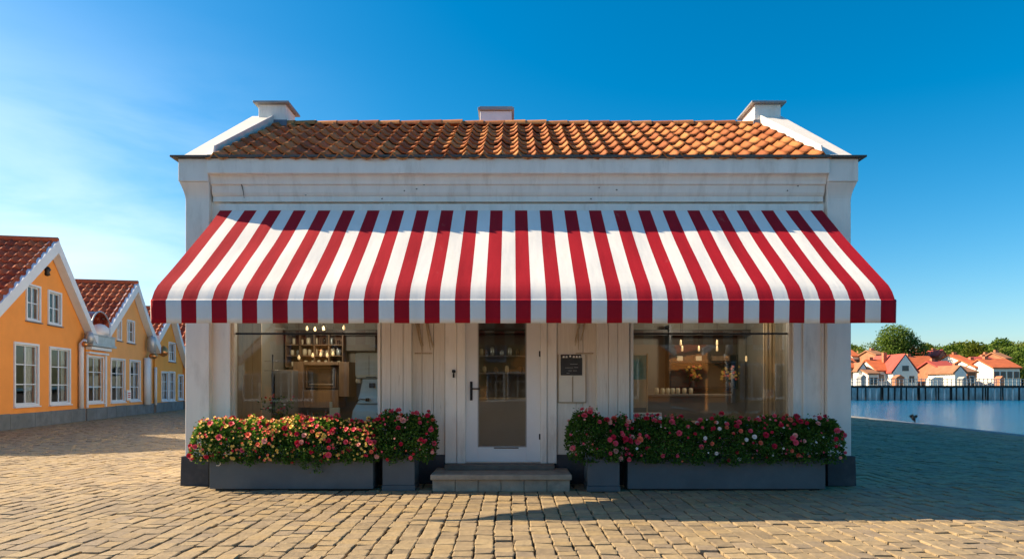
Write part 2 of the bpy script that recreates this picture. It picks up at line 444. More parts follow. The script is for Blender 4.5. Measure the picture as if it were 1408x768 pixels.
# the pilasters beside the entrance bay
for (p0, p1, ws) in ((524.5, 566, [.13, .17, .14]), (820.5, 865.5, [.16, .13, .15])):
    b = MB(); x0 = X(p0, 9.03); x1 = X(p1, 9.03)
    planks(x0, x1, ws, .40, 3.9, 9.025, 9.165)
    b.box(x0 + .006, x1 - .006, 9.05, 9.16, .40, 3.9)
    b.build('pilaster', boards, shop, bevel=.004)
# recessed panel strips beside the outer piers, with a moulding
for sgn, (p0, p1) in ((-1, (290, 316)), (1, (1091, 1134))):
    b = MB(); x0, x1 = X(p0, 9.03), X(p1, 9.03)
    b.box(x0, x1, 9.035, 9.068, .40, 3.9)
    if sgn < 0: b.box(x1 - .055, x1 + .01, 9.015, 9.034, .40, 3.0)
    else:
        b.box(x0 - .01, x0 + .085, 9.015, 9.034, .40, 3.0); b.box(x0 + .125, x0 + .165, 9.012, 9.034, .40, 3.0); b.box(x1 - .05, x1 - .012, 9.015, 9.034, .40, 3.0)
    b.build('wall_panel', white_paint, shop, bevel=.006)
# plinth
b = MB()
b.box(XL + .3, X(566, 9.0), 9.0, 9.06, 0, .398); b.box(X(820, 9.0), XR - .3, 9.0, 9.06, 0, .398)
b.box(X(566, 9.0) + .002, X(612, 9.1), 9.10, 9.165, 0, .398); b.box(X(766, 9.1), X(820, 9.0) - .002, 9.10, 9.165, 0, .398)
b.box(X(612, 9.1) + .002, X(766, 9.1) - .002, 9.12, 9.185, 0, .27)
b.build('plinth', plinth_mat, shop, bevel=.006)
# corner piers with flared capitals and dark base blocks
for k in (0, 1):
    def rr(x0, x1, y0, y1, z): return (x0, x1, y0, y1, z) if k == 0 else (mir(x1), mir(x0), y0, y1, z)
    b = MB()
    rings = [rr(-4.47, -4.14, 8.95, 9.058, .40), rr(-4.465, -4.14, 8.95, 9.058, 3.84)]
    for i in range(7):
        q = i / 6; fl = 1 - math.cos(q * PI / 2)
        rings.append(rr(-4.465 - .045 * fl, -4.14 + .03 * fl, 8.95 - .085 * fl, 9.058, 3.88 + .24 * q))
    b.loft(rings)
    b.loft([rr(-4.515, -4.11, 8.85, 9.058, 4.122), rr(-4.515, -4.11, 8.85, 9.058, 4.428)])
    p = b.build('corner_pier', white_plaster, shop, bevel=.008)
    c = MB(); c.loft([rr(-4.60, -4.09, 8.79, 9.10, 4.432), rr(-4.60, -4.09, 8.79, 9.10, 4.458)]); c.build('cap_flashing', gutter_mat, p, bevel=.004)
    c = MB(); c.loft([rr(-4.51, -4.12, 8.89, 9.12, 0), rr(-4.50, -4.12, 8.895, 9.12, .405)]); c.build('base_block', plinth_mat, p, bevel=.008)
# cornice
prof = [(9.056, 3.885), (8.985, 3.885), (8.985, 3.955), (8.972, 3.965), (8.965, 3.972), (8.95, 4.0), (8.935, 4.09), (8.925, 4.098), (8.905, 4.10), (8.90, 4.14), (8.885, 4.19), (8.87, 4.213), (8.81, 4.216), (8.805, 4.225), (8.805, 4.418), (9.056, 4.418)]
b = MB(); b.prism(prof[::-1], -4.105, mir(-4.105), 'x'); b.build('cornice', white_paint, shop, bevel=.004)
b = MB(); b.prism([(8.76, 4.42), (9.05, 4.422), (9.05, 4.438), (8.775, 4.438), (8.76, 4.45)][::-1], -4.085, mir(-4.085), 'x'); b.build('gutter_strip', gutter_mat, shop)
b = MB(); b.box(-4.10, mir(-4.10), 9.045, 9.066, 3.60, 3.883); b.build('fascia_board', white_paint, shop, bevel=.004)
# cracked paint seam at the cornice (visible split in the plaster)
b = MB(); pts = [(X(x_, 8.9), d_, Z(y_, 8.9)) for x_, y_, d_ in ((319, 226, 8.838), (320, 232, 8.838), (318, 238, 8.838))]
b.tube(pts, .004, 5); pts = [(X(x_, 8.93), d_, Z(y_, 8.93)) for x_, y_, d_ in ((327, 242, 8.893), (330, 247, 8.90), (333, 256, 8.925), (334, 262, 8.935), (335, 272, 8.95))]
b.tube(pts, [.003, .006, .007, .005, .003], 5); b.build('plaster_crack', gutter_mat, shop)
for (x_, y_) in ((556, 262), (573, 260), (824, 258), (420, 268), (1083, 262), (1097, 256), (583, 254), (848, 261), (525, 272.6), (813, 273)):
    cx_, cz_ = X(x_, 8.93), Z(y_, 8.93)
    chips = MB(); chips.add([(cx_ + math.cos(a) * .018 * R.uniform(.4, 1), 8.94 - (cz_ > 4.09) * .0 + (4.05 - cz_) * .14 - .012, cz_ + math.sin(a) * .012 * R.uniform(.5, 1)) for a in [2 * PI * i / 7 for i in range(7)]], [tuple(range(7))])
    chips.build('paint_chip', gutter_mat, shop)

# roof
EZ, RZ, ED, RD = 4.40, 5.83, 8.82, 11.3
RX0, RX1 = -4.11, mir(-4.11)
b = MB(); rn = []
sl_ = math.hypot(RD - ED, RZ - EZ)
pantiles(b, rn, (RX0, ED, EZ), (1, 0, 0), (0, RD - ED, RZ - EZ), RX1 - RX0, sl_, .2375, .345, .046, .012)
pantiles(b, rn, (RX0, 2 * RD - ED, EZ), (1, 0, 0), (0, -(RD - ED), RZ - EZ), RX1 - RX0, sl_, .45, .5, .046, .008)
ro = b.build('tiled_roof', tile_mat, shop); set_rnd(ro, rn)
b = MB(); b.prism([(ED + .03, EZ - .03), (RD, RZ - .03), (2 * RD - ED - .03, EZ - .03)], RX0 + .01, RX1 - .01, 'x'); b.build('roof_deck', int_dark, ro)
b = MB(); rn = []; x = RX0
while x < RX1 - .05:
    L = min(.36, RX1 - x); v = []; f = []; r0 = R.uniform(.085, .095); zz = R.gauss(0, .004)
    for j in (0, 1):
        for k in range(9):
            a = PI * k / 8; rr_ = r0 + (.012 if j else 0)
            v.append((x + j * (L + .02), RD + math.cos(a) * rr_ * 1.1, RZ + .0 + zz + math.sin(a) * rr_))
    for k in range(8): f.append((k, k + 1, k + 10, k + 9))
    b.add(v, f, 0, True); rn += [R.random()] * 8; x += L
o = b.build('ridge_tiles', tile_mat, ro); set_rnd(o, rn)
# sloping gable copings
for k in (0, 1):
    x0, x1 = (-4.49, -4.10) if k == 0 else (mir(-4.10), mir(-4.49))
    b = MB(); sl = (RZ - EZ) / (RD - ED)
    zf = lambda d_: EZ + (d_ - ED) * sl
    b.prism([(8.87, 4.462), (9.4, 4.462), (RD, zf(RD) - .2), (2 * RD - 9.4, 4.46), (2 * RD - 8.87, 4.46), (RD, zf(RD) + .18)], x0, x1, 'x')
    cp = b.build('gable_coping', coping_mat, shop, bevel=.012)
    b = MB(); xi = (-4.125, -4.10) if k == 0 else (mir(-4.10), mir(-4.125))
    b.prism([(8.95, zf(8.95) + .02), (9.0, zf(9.0) + .16), (RD, zf(RD) + .215), (2 * RD - 9.0, zf(9.0) + .16), (2 * RD - 8.95, zf(8.95) + .02), (RD, zf(RD) + .02)][::-1], xi[0] + .0255 * (1 if k == 0 else -1), xi[1] + .0255 * (1 if k == 0 else -1), 'x'); b.build('coping_upstand', coping_mat, cp, .004)
    # chimneys standing at the ends of the ridge
    if k == 0: c0, c1, da, db = -4.34, -3.87, 11.2, 11.68
    else: c0, c1, da, db = 4.15, 4.60, 11.2, 11.82
    b = MB(); b.box(c0, c1, da, db, 5.45, 6.17)
    ch = b.build('chimney', white_plaster, shop, bevel=.01)
    b = MB(); b.loft([(c0 - .07, c1 + .07, da - .07, db + .07, 6.172), (c0 - .07, c1 + .07, da - .07, db + .07, 6.205), (c0 - .02, c1 + .02, da - .02, db + .02, 6.225)])
    b.build('chimney_cap', grey_trim, ch, bevel=.006)
    b = MB(); b.lathe([(.16, 0), (.15, .03), (.09, .055), (.05, .06)], ((c0 + c1) / 2, (da + db) / 2, 6.222), 12); b.build('chimney_pot', coping_mat, ch)
    b = MB(); b.box(c0 - .02, c1 + .02, da - .02, db + .02, 5.80, 5.90); b.build('lead_flashing', plain('lead_flashing', (.15, .17, .22), .5, .2), ch)
b = MB(); b.box(-.60, -.005, 12.3, 12.8, 5.0, 6.52); ch = b.build('chimney', plain('chimney_white', (.76, .79, .82), .7, .06), shop, bevel=.01)
b = MB(); b.box(-.64, .04, 12.26, 12.84, 6.522, 6.575); b.box(-.61, .01, 12.28, 12.82, 6.576, 6.60); b.build('chimney_cap', grey_trim, ch, bevel=.006)

# display windows
for nm, x0, x1 in (('l', WL0, WL1), ('r', WR0, WR1)):
    fr = MB(); t = .04
    for a in ((x0, x0 + t, WZ0, WZ1), (x1 - t, x1, WZ0, WZ1), (x0 + t, x1 - t, WZ0, WZ0 + t), (x0 + t, x1 - t, WZ1 - t, WZ1)):
        fr.box(a[0], a[1], 9.10, 9.20, a[2], a[3])
    fo = fr.build('display_window', white_paint, shop, bevel=.005)
    tr = MB(); tr.box(x0 + t, x1 - t, 9.145, 9.17, 2.075, 2.10); tr.build('transom_bar', black_metal, fo, bevel=.003)
    gl = MB(); gl.box(x0 + t, x1 - t, 9.15, 9.158, WZ0 + t, 2.074); gl.box(x0 + t, x1 - t, 9.15, 9.158, 2.101, WZ1 - t); gl.build('pane', glass, fo)
# door: casing, leaf, glass, ironmongery
b = MB()
for (a, c, d_) in ((612, 628, 9.095), (628.4, 639.6, 9.075), (743.4, 752, 9.075), (752.4, 765.5, 9.095)):
    b.box(X(a, d_), X(c, d_), d_, 9.17, .285, DZ1 + (.12 if d_ > 9.09 else .06))
b.box(X(612, 9.09), X(765.5, 9.09), 9.09, 9.17, DZ1 + .125, DZ1 + .24)
b.build('door_casing', white_paint, shop, bevel=.006)
b = MB(); gx0, gx1 = X(657, 9.15), X(724, 9.15); gz0 = Z(614, 9.15); gz1 = 2.38
b.box(DX0, gx0, 9.14, 9.185, DZ0, DZ1); b.box(gx1, DX1, 9.14, 9.185, DZ0, DZ1); b.box(gx0, gx1, 9.14, 9.185, DZ0, gz0); b.box(gx0, gx1, 9.14, 9.185, gz1, DZ1)
door = b.build('door', plain('door_paint', (.79, .79, .77), .4, .04, 2, .05, .002), shop, bevel=.004)
b = MB(); b.box(gx0 + .001, gx1 - .001, 9.16, 9.167, gz0 + .001, gz1); b.build('door_glass', glass_mat('door_glass', (.85, .85, .83), 1.5, .02), door)
b = MB()
for a in ((gx0, gx0 + .014, gz0, gz1), (gx1 - .014, gx1, gz0, gz1), (gx0 + .014, gx1 - .014, gz0, gz0 + .014)): b.box(a[0], a[1], 9.137, 9.158, a[2], a[3])
b.build('glazing_bead', plain('bead', (.35, .34, .32), .5), door)
hx = X(648, 9.13)
b = MB(); b.box(hx - .018, hx + .018, 9.125, 9.139, Z(550, 9.13), Z(524, 9.13)); b.tube([(hx, 9.13, Z(534, 9.13)), (hx, 9.085, Z(534, 9.13)), (hx + .12, 9.08, Z(534, 9.13))], .011, 8)
b.lathe([(.012, -.004), (.012, .004)], (hx, 9.125, Z(545, 9.13)), 8); b.build('door_handle', black_metal, door, bevel=.002)
for zz in (Z(486, 9.12), Z(600, 9.12)):
    b = MB(); b.tube([(DX1 + .012, 9.128, zz - .055), (DX1 + .012, 9.128, zz + .055)], .010, 8); b.box(DX1 - .02, DX1 + .006, 9.134, 9.139, zz - .04, zz + .04); b.build('hinge', black_metal, door)
b = MB(); b.box(X(679, 9.12), X(713, 9.12), 9.125, 9.139, gz0 - .018, gz0 - .004); b.build('door_drip_plate', gutter_mat, door)
b = MB(); bx = X(624, 9.09); bz = Z(513, 9.09)
b.lathe([(.022, -.02), (.026, 0), (.022, .02)], (bx, 9.08, bz + .03), 10); b.tube([(bx, 9.08, bz + .02), (bx, 9.06, bz - .02), (bx, 9.07, bz - .055)], [.008, .013, .015], 8); b.build('door_bell', black_metal, shop)
# slivers of paint and wood peeling from the planks
for base in (578, 800):
    b = MB()
    for i in range(6 if base == 578 else 4):
        xa = base + R.uniform(-7, 10); xb = xa + (R.uniform(3, 12) if base == 578 else R.uniform(-8, 2)); ya = 440; yb = R.uniform(468, 486)
        p = []
        for q in (0, .35, .7, 1): p.append((X(xa + (xb - xa) * q, 9.1), 9.112 - .03 * math.sin(q * PI) * R.uniform(.5, 1.6), Z(ya + (yb - ya) * q, 9.1)))
        b.tube(p, [.014, .012, .009, .003], 5)
    b.box(X(base - 8, 9.1), X(base + 16, 9.1), 9.112, 9.1215, Z(486, 9.1), Z(484.6, 9.1))
    b.build('peeling_splinters', plain('raw_splinter', (.50, .38, .24), .8, .4, 12, .4, stretch=(6, 1, 1)), shop)
# interior shell
b = MB(); b.box(XL + .27, XR - .27, 9.31, 13.44, .18, .26); b.build('interior_floor', int_floor, shop)
b = MB(); b.box(XL + .27, XR - .27, 9.31, 13.44, 3.3, 3.4); b.build('interior_ceiling', plain('int_ceil', (.3, .28, .25), .8), shop)
b = MB(); b.box(XL + .262, XR - .262, 12.2, 12.3, .26, 3.3); b.box(XL + .262, XL + .30, 9.31, 12.2, .26, 3.3); b.box(XR - .30, XR - .262, 9.31, 12.2, .26, 3.3)
b.build('interior_wall', int_wall, shop)
for wa, wc in ((WL0, WL1), (WR0, WR1)):
    b = MB(); b.box(wa, wc, 9.31, 9.80, .80, .84); b.box(wa, wc, 9.76, 9.79, .26, .799); b.build('window_shelf', int_wood, shop, bevel=.004)
b = MB()
for z_ in (2.28, 2.6): b.box(XL + .3, XR - .3, 11.9, 12.0, z_, z_ + .10)
b.build('ceiling_beams', int_dark, shop)

# ------------------------------------------------------------------ goods inside
def PB(mb, px0, px1, py0, py1, d, dep=.05, mi=0): return mb.box(X(px0, d), X(px1, d), d, d + dep, Z(py1, d), Z(py0, d), mi)
b = MB()                                       # pale wooden screen at left window
for i in range(3): PB(b, 321 + i * 13, 333.4 + i * 13, 440, 590, 9.9 + i * .02, .03)
tag(b.build('wooden_screen', int_pale, None, .003), 'pale timber panel screen standing inside the left shop window', 'screen')
# shelf unit at the back of the left room
su = empty('shelf_unit', (X(432, 12), 12, .26), 0, 'dark wall shelf of glasses and cups high behind the left window', 'shelf')
b = MB(); PB(b, 395, 470, 455, 504, 12.17, .02); 
for y_ in (457, 473, 488, 503): b.box(X(393, 11.9), X(471, 11.9), 11.9, 12.17, Z(y_, 11.9) - .02, Z(y_, 11.9))
for x_ in (393, 412, 432, 452, 471): b.box(X(x_, 11.9) - .01, X(x_, 11.9) + .01, 11.9, 12.17, Z(503, 11.9), Z(455, 11.9))
b.build('frame', int_wood, su)
n = 0
for y_, items in ((473, 7), (488, 9), (503, 8)):
    for i in range(items):
        x_ = 397 + (i + .5) * 72 / items + R.uniform(-1, 1); c = (X(x_, 11.95), 12.02, Z(y_, 11.9))
        h = R.uniform(.08, .13); r_ = R.uniform(.025, .042); m = [cream, glass_house, cream, steel][R.randrange(4)] if y_ != 503 else cream
        b = MB(); b.lathe([(r_ * .7, 0), (r_, h * .3), (r_, h * .8), (r_ * .75, h)], c, 10)
        tag(b.build('cup', m), 'small cup or glass standing on the back wall shelf behind the left window', 'cup', 'cups and glasses on the back shelf')
# warm bulbs hanging in front
bulb, bnt, bb = node_mat('warm_bulb'); bb.inputs['Emission Color'].default_value = (1, .62, .28, 1); bb.inputs['Emission Strength'].default_value = .22; bb.inputs['Base Color'].default_value = (.9, .7, .4, 1)
for i, (x_, y_) in enumerate(((430, 488), (441, 487), (450, 488), (458, 486), (411, 491), (422, 451), (433, 452), (445, 451), (473, 450))):
    e = empty('hanging_bulb', (X(x_, 11.3), 11.3, Z(y_, 11.3)), 0, 'small warm glass bulb hanging inside behind the left window', 'lamp', 'warm bulbs hanging behind the left window')
    b = MB(); b.lathe([(.010, -.04), (.024, -.025), (.026, 0), (.012, .03), (.010, .04)], (0, 0, 0), 10); b.build('glass_bulb', bulb, e, local=True)
    b = MB(); b.tube([(0, 0, .05), (0, 0, 3.3 - Z(y_, 11.3))], .004, 5); b.build('flex', black_metal, e, local=True)
# dark framed oven niche and cabinets
ov = empty('oven', (X(441, 11.8), 11.8, .26), 0, 'black fronted oven built into brown cabinet behind the left window', 'oven')
b = MB(); PB(b, 403, 417, 497, 560, 11.6, .5); PB(b, 466, 480, 497, 545, 11.6, .5); PB(b, 417.5, 465.5, 536, 560, 11.6, .5); PB(b, 417.5, 465.5, 497, 501.5, 11.6, .5); b.build('cabinet', int_wood, ov, .004)
b = MB(); PB(b, 417.5, 465.5, 502, 535.5, 11.75, .3); b.build('oven_door', int_dark, ov)
b = MB()
for a in ((421, 462, 504.5, 506), (421, 462, 531, 532.5), (421, 422.5, 506, 531), (460.5, 462, 506, 531)): PB(b, *a, 11.72, .028)
b.build('door_frame', int_wood, ov)
b = MB(); PB(b, 425, 458, 527, 528.6, 11.69, .02); b.build('oven_handle', chrome, ov)
b = MB(); PB(b, 378, 402, 508, 570, 11.3, .5); tag(b.build('cabinet', plain('grey_cab', (.20, .185, .16), .5, .1), None, .006), 'grey floor cabinet left of the oven inside the shop', 'cabinet')
b = MB(); PB(b, 362, 392, 459, 496, 12.1, .06); tag(b.build('wall_panel', plain('dk_panel', (.12, .115, .11), .6, .1), None, .004), 'dark square panel on the back wall by the cup shelf', 'panel')
b = MB(); PB(b, 472, 516, 461, 482, 12.05, .12); tag(b.build('wall_cupboard', plain('dk_panel2', (.17, .16, .145), .6, .1), None, .006), 'dark wall cupboard right of the cup shelf behind the left window', 'cupboard')
# plant stand / scale silhouettes
e = empty('wire_stand', (X(375, 10.6), 10.6, .84), 0, 'thin black wire stand inside the left shop window', 'stand')
b = MB(); x_ = X(375, 10.6); b.tube([(x_, 10.6, .3), (x_, 10.6, Z(487, 10.6))], .012, 6); b.build('pole', black_metal, e)
b = MB(); b.tube([(X(364, 10.6), 10.6, Z(509, 10.6)), (X(386, 10.6), 10.6, Z(509, 10.6))], .008, 6); b.build('cross_bar', chrome, e); b = MB(); b.tube([(X(364, 10.6), 10.6, Z(496, 10.6)), (X(384, 10.6), 10.6, Z(496, 10.6))], .008, 6); b.build('cross_bar', chrome, e)
# large pale coffee grinder
gx, gd = X(508, 9.62), 9.62
cg = empty('coffee_grinder', (gx, gd, .84), 0, 'large pale green grey coffee machine with hopper in the left window', 'coffee machine')
def gb(*a): return MB().loft([(gx + r[0], gx + r[1], gd + r[2], gd + r[3], r[4]) for r in a])
gb((-.17, .20, -.12, .12, 1.47), (-.18, .20, -.13, .13, 1.52), (-.18, .20, -.13, .13, 1.82), (-.16, .18, -.12, .12, 1.84)).build('top_housing', steel, cg, .012)
gb((-.16, .19, -.10, .10, 1.10), (-.12, .16, -.08, .10, 1.28), (-.09, .16, -.07, .10, 1.465)).build('column', steel, cg, .01)
gb((-.24, .21, -.14, .14, .845), (-.22, .21, -.13, .13, 1.0), (-.17, .20, -.11, .11, 1.095)).build('base', steel, cg, .015)
b = MB(); b.lathe([(.035, 0), (.045, .03), (.03, .06)], (gx - .14, gd - .10, 1.40), 12); b.build('spout', cream, cg)
b = MB(); b.tube([(gx - .02, gd - .16, 1.16), (gx + .03, gd - .16, 1.16)], .026, 10); b.tube([(gx - .16, gd - .12, 1.13), (gx - .1, gd - .15, 1.17), (gx, gd - .16, 1.16)], .006, 6); b.build('knob', black_metal, cg)
b = MB(); b.box(gx - .02, gx + .13, gd - .135, gd - .131, 1.48, 1.49); b.box(gx + .02, gx + .024, gd - .136, gd - .131, 1.50, 1.80); b.box(gx + .02, gx + .10, gd - .12, gd - .085, 1.33, 1.40); b.build('trim_lines', gutter_mat, cg)
# bottles and cards on the left window shelf
for i, x_ in enumerate((418, 424, 429, 433, 438, 443, 448)):
    h = R.uniform(.09, .17); c = (X(x_, 9.6), 9.6 + R.uniform(-.05, .05), .842)
    b = MB(); b.lathe([(.02, 0), (.022, .01), (.022, h * .6), (.009, h * .75), (.009, h)], c, 10)
    tag(b.build('bottle', plain('bottle_glass', (.10, .13, .13), .1, .1, 5, 0)), 'small slim glass bottle in the row on the left window shelf', 'bottle', 'slim bottles on the left window shelf')
b = MB(); PB(b, 453, 467, 560, 575, 9.55, .02); PB(b, 453, 456.5, 552, 559.6, 9.55, .02); tag(b.build('card_stand', cream), 'cream card standing on the left window shelf by the bottles', 'card')

# grey counter front and shelf seen through the door
dc = empty('door_counter', (X(691, 10.2), 10.2, .26), 0, 'plain grey cabinet with white top edge seen through the door glass', 'cabinet')
b = MB(); PB(b, 640, 742, 549, 612, 10.2, .3); b.build('front', plain('counter_front', (.72, .70, .66), .7, .08, 2, .1), dc, .004)
b = MB(); PB(b, 638, 744, 546.5, 548.6, 10.16, .4); b.build('top', cream, dc, .004)
b = MB()
for y_ in (458, 488, 512): PB(b, 655, 728, y_, y_ + 1.6, 11.9, .25)
PB(b, 655, 656.5, 440, 530, 11.9, .25); PB(b, 727, 728.5, 440, 530, 11.9, .25); tag(b.build('shelf_rack', plain('rack_grey', (.34, .32, .30), .6), None), 'pale open shelf rack on the back wall seen through the door glass', 'shelf')
for x_, y_, h in ((662, 488, .12), (668, 488, .1), (677, 488, .15), (690, 488, .09), (701, 488, .14), (712, 488, .11), (666, 512, .12), (682, 512, .1), (697, 512, .13), (716, 512, .12)):
    b = MB(); b.lathe([(.03, 0), (.04, h * .3), (.035, h * .8), (.02, h)], (X(x_, 12), 12.0, Z(y_, 11.95) + .002), 10)
    tag(b.build('jar', R.choice([cream, steel, int_wood])), 'small jar on the open shelf rack seen through the door glass', 'jar', 'jars on the rack behind the door')
# right room
nic = empty('display_case', (X(967, 11.9), 11.9, .9), 0, 'black framed wall display case with gold bouquets behind the right window', 'display case')
b = MB(); PB(b, 922, 1014, 458, 533, 12.16, .03); b.build('back_panel', plain('case_back', (.06, .045, .03), .6, .3), nic)
b = MB()
for a in ((920, 923, 446, 534), (1012, 1015, 487, 534), (923, 1012, 531, 534), (923, 1012, 496, 498.5)): PB(b, *a, 11.85, .3)
b.build('frame', black_metal, nic)
for x_ in (935, 961, 983, 991, 999):
    b = MB(); PB(b, x_ - 4, x_ + 4, 489, 495.6, 11.95, .08); tag(b.build('tin', cream if x_ < 970 else int_wood, None, .004), 'small %s tin on the upper shelf of the black display case' % ('cream' if x_ < 970 else 'brown'), 'tin', 'tins on the display case shelf')
def petals(mb, c, r, n, up, rnd, mi=0):
    for i in range(n):
        a = 2 * PI * i / n + rnd; ca, sa = math.cos(a), math.sin(a)
        def P(u, v, h): return (c[0] + ca * u - sa * v, c[1] + sa * u + ca * v, c[2] + h)
        mb.add([P(r * .1, -r * .12, up * .1), P(r * .1, r * .12, up * .1), P(r * .7, r * .42, up * .7), P(r, r * .2, up), P(r, -r * .2, up), P(r * .7, -r * .42, up * .7)],
               [(0, 1, 2, 5), (5, 2, 3, 4)], mi, True)
def bouquet(name, label, px, py, d, w_, h_, cols, n, fs, cat='bouquet', green=.6):
    e = empty(name, (X(px, d), d, Z(py, d) - h_), 0, label, cat)
    z0 = Z(py, d) - h_
    b = MB(); b.lathe([(w_ * .12, 0), (w_ * .2, h_ * .12), (w_ * .14, h_ * .35), (w_ * .17, h_ * .4)], (X(px, d), d, z0), 12); b.build('vase', int_dark, e)
    lv = MB(); rn = []
    for i in range(int(n * 14 * green)):
        a = R.uniform(0, 2 * PI); r_ = R.uniform(0, .5) * w_; z_ = z0 + h_ * R.uniform(.35, 1)
        p = Vector((X(px, d) + math.cos(a) * r_, d + math.sin(a) * r_ * .6, z_)); q = Vector((R.gauss(0, 1), R.gauss(0, 1), R.gauss(0, 1))).normalized(); s_ = q.orthogonal().normalized()
        lv.add([p, p + q * .02 + s_ * .012, p + q * .045, p + q * .02 - s_ * .012], [(0, 1, 2, 3)]); rn.append(R.random())
    o = lv.build('leaves', leaf, e); set_rnd(o, rn)
    for i in range(n):
        a = R.uniform(0, 2 * PI); r_ = math.sqrt(R.random()) * .5 * w_
        c = (X(px, d) + math.cos(a) * r_, d - .03 - abs(math.sin(a)) * r_ * .4, z0 + h_ * R.uniform(.5, 1.05))
        f = MB(); petals(f, c, fs, 6, fs * .3, R.random(), 0); petals(f, (c[0], c[1], c[2] + fs * .2), fs * .6, 5, fs * .5, 1, 0); f.lathe([(fs * .5, -fs * .3), (fs * .7, 0), (fs * .5, fs * .4), (.002, fs * .5)], c, 8)
        f.build('blossom', petal[R.choice(cols)], e)
bouquet('bouquet', 'round bouquet of red, pink and white flowers in the left window', 382, 544, 9.55, .55, .42, ['pink', 'white', 'coral', 'blush', 'crimson'], 16, .026)
bouquet('bouquet', 'tall gold flower arrangement at the left of the black display case', 953, 503, 11.95, .3, .45, ['yellow', 'coral', 'yellow'], 26, .04, green=.3)
bouquet('bouquet', 'wide gold flower arrangement at the right of the black display case', 1003, 506, 11.95, .34, .42, ['yellow', 'coral', 'yellow'], 30, .042, green=.3)
b = MB(); PB(b, 1035, 1052, 499, 516, 11.9, .05); tag(b.build('screen', black_metal, None, .004), 'small black wall screen right of the display case', 'screen')
b = MB()
for i in range(14):
    x0 = X(1050 + i * 1.1, 10.6); b.box(x0, x0 + .014, 10.6 + .02 * math.sin(i * 1.4), 10.62 + .02 * math.sin(i * 1.4), .6, 3.2)
tag(b.build('curtain', int_pale, None), 'narrow tan curtain hanging inside the right shop window', 'curtain')
ps = empty('reflection_panel', (X(878, 9.75), 9.75, .84), 0, 'panel coloured teal and tan like reflected sky and houses, left edge of the right window', 'painted reflection')
b = MB(); PB(b, 867, 889, 488, 521, 9.75, .02); b.build('sky_reflection', plain('sky_reflection', (.12, .30, .30), .4, .3, 9, 0), ps)  # teal over tan imitates sky and orange houses mirrored in the glass
b = MB(); PB(b, 867, 889, 521.5, 560, 9.75, .02); PB(b, 889.3, 891, 486, 572, 9.745, .03); b.build('house_reflection', int_pale, ps)
wb = empty('box_sign', (X(889, 9.45), 9.45, .84), 0, 'white box with black lettering on the right window shelf', 'sign')
b = MB(); PB(b, 868, 910, 567, 579, 9.45, .12); b.build('box', plain('sign_white', (.85, .84, .80), .5, .03), wb, .004)
b = MB()
for x_, w_ in ((871, 1), (874, 1), (879, 4), (885, 1.2), (888, 4), (893.5, 1.3), (896.5, 1.3), (900, 3)):
    PB(b, x_, x_ + w_, 569, 570.2, 9.444, .005); PB(b, x_ + w_ / 2 - .5, x_ + w_ / 2 + .5, 570.3, 576, 9.444, .005)
b.build('lettering', black_metal, wb)
for i, (x_, y_) in enumerate(((936, 470), (938, 478), (961, 478), (986, 470), (986, 478), (1026, 492))):
    e = empty('pendant_bulb', (X(x_, 11.2), 11.2, Z(y_, 11.2)), 0, 'tiny amber bulb on a thin flex behind the right window', 'lamp', 'amber bulbs hanging behind the right window')
    b = MB(); b.lathe([(.008, -.06), (.02, -.04), (.016, .02), (.008, .04)], (0, 0, 0), 8); b.build('glass_bulb', bulb, e, local=True)
    b = MB(); b.tube([(0, 0, .04), (0, 0, 3.3 - Z(y_, 11.2))], .003, 5); b.build('flex', black_metal, e, local=True)
b = MB(); b.box(1.75, 3.6, 10.9, 11.5, .26, 1.18); b.box(1.7, 3.65, 10.85, 11.55, 1.181, 1.22)
tag(b.build('counter', plain('counter_grey', (.20, .185, .16), .5, .1), None, .008), 'long grey shop counter behind the right window', 'counter')
for i, x_ in enumerate((903, 911, 918, 925, 932, 941, 950)):
    b = MB(); b.lathe([(.03, 0), (.038, .05), (.034, .09), (.03, .1)], (X(x_, 11.0), 11.0, 1.22), 10); tag(b.build('cup', cream), 'cream cup in the row along the grey counter top', 'cup', 'cups in a row on the counter')

# ------------------------------------------------------------------ notice board
nb = empty('notice_board', (X(787, 9.11), 9.11, Z(552, 9.11)), 0, 'framed notice board with chalkboard above two blank cream sheets beside the door', 'notice board')
b = MB(); PB(b, 768, 806, 487, 552.5, 9.108, .014); b.build('backing', card, nb, .002)
b = MB()
for a in ((767, 768.2, 487, 553), (805, 806.2, 487, 553), (767, 806.2, 552.2, 553.6)): PB(b, *a, 9.098, .024)
b.build('frame', plain('board_frame', (.42, .33, .22), .6, .2), nb)
for p0, p1 in ((769, 786.6), (788.2, 805)):
    b = MB(); PB(b, p0, p1, 518.5, 551.5, 9.102, .005); b.build('sheet', card, nb)
b = MB(); PB(b, 786.8, 788, 517, 552, 9.096, .011); b.build('divider', plain('board_frame', (.42, .33, .22)), nb)
b = MB(); PB(b, 771, 800.5, 491.5, 515.5, 9.096, .012); cb = b.build('chalkboard', slate_board, nb, .002)
b = MB()
for (p0, p1, y_) in ((777, 788, 505), (789.5, 795, 504.6), (781, 786, 509), (788, 793, 509), (784, 794, 500), (779, 783, 512.5)):
    PB(b, p0, p1, y_, y_ + .45, 9.0935, .002)
b.build('chalk_writing', chalk, cb)
b = MB(); PB(b, 771, 799, 487, 491.2, 9.10, .008); bh = b.build('header_strip', plain('header_dark', (.05, .045, .04), .6), nb)
b = MB()
for x_ in (775, 779, 784, 789, 793, 797): b.lathe([(.012, -.014), (.016, 0), (.010, .014)], (X(x_, 9.1), 9.095, Z(489.3 + (x_ % 2), 9.1)), 8)
b.build('white_ornaments', white_paint, bh)

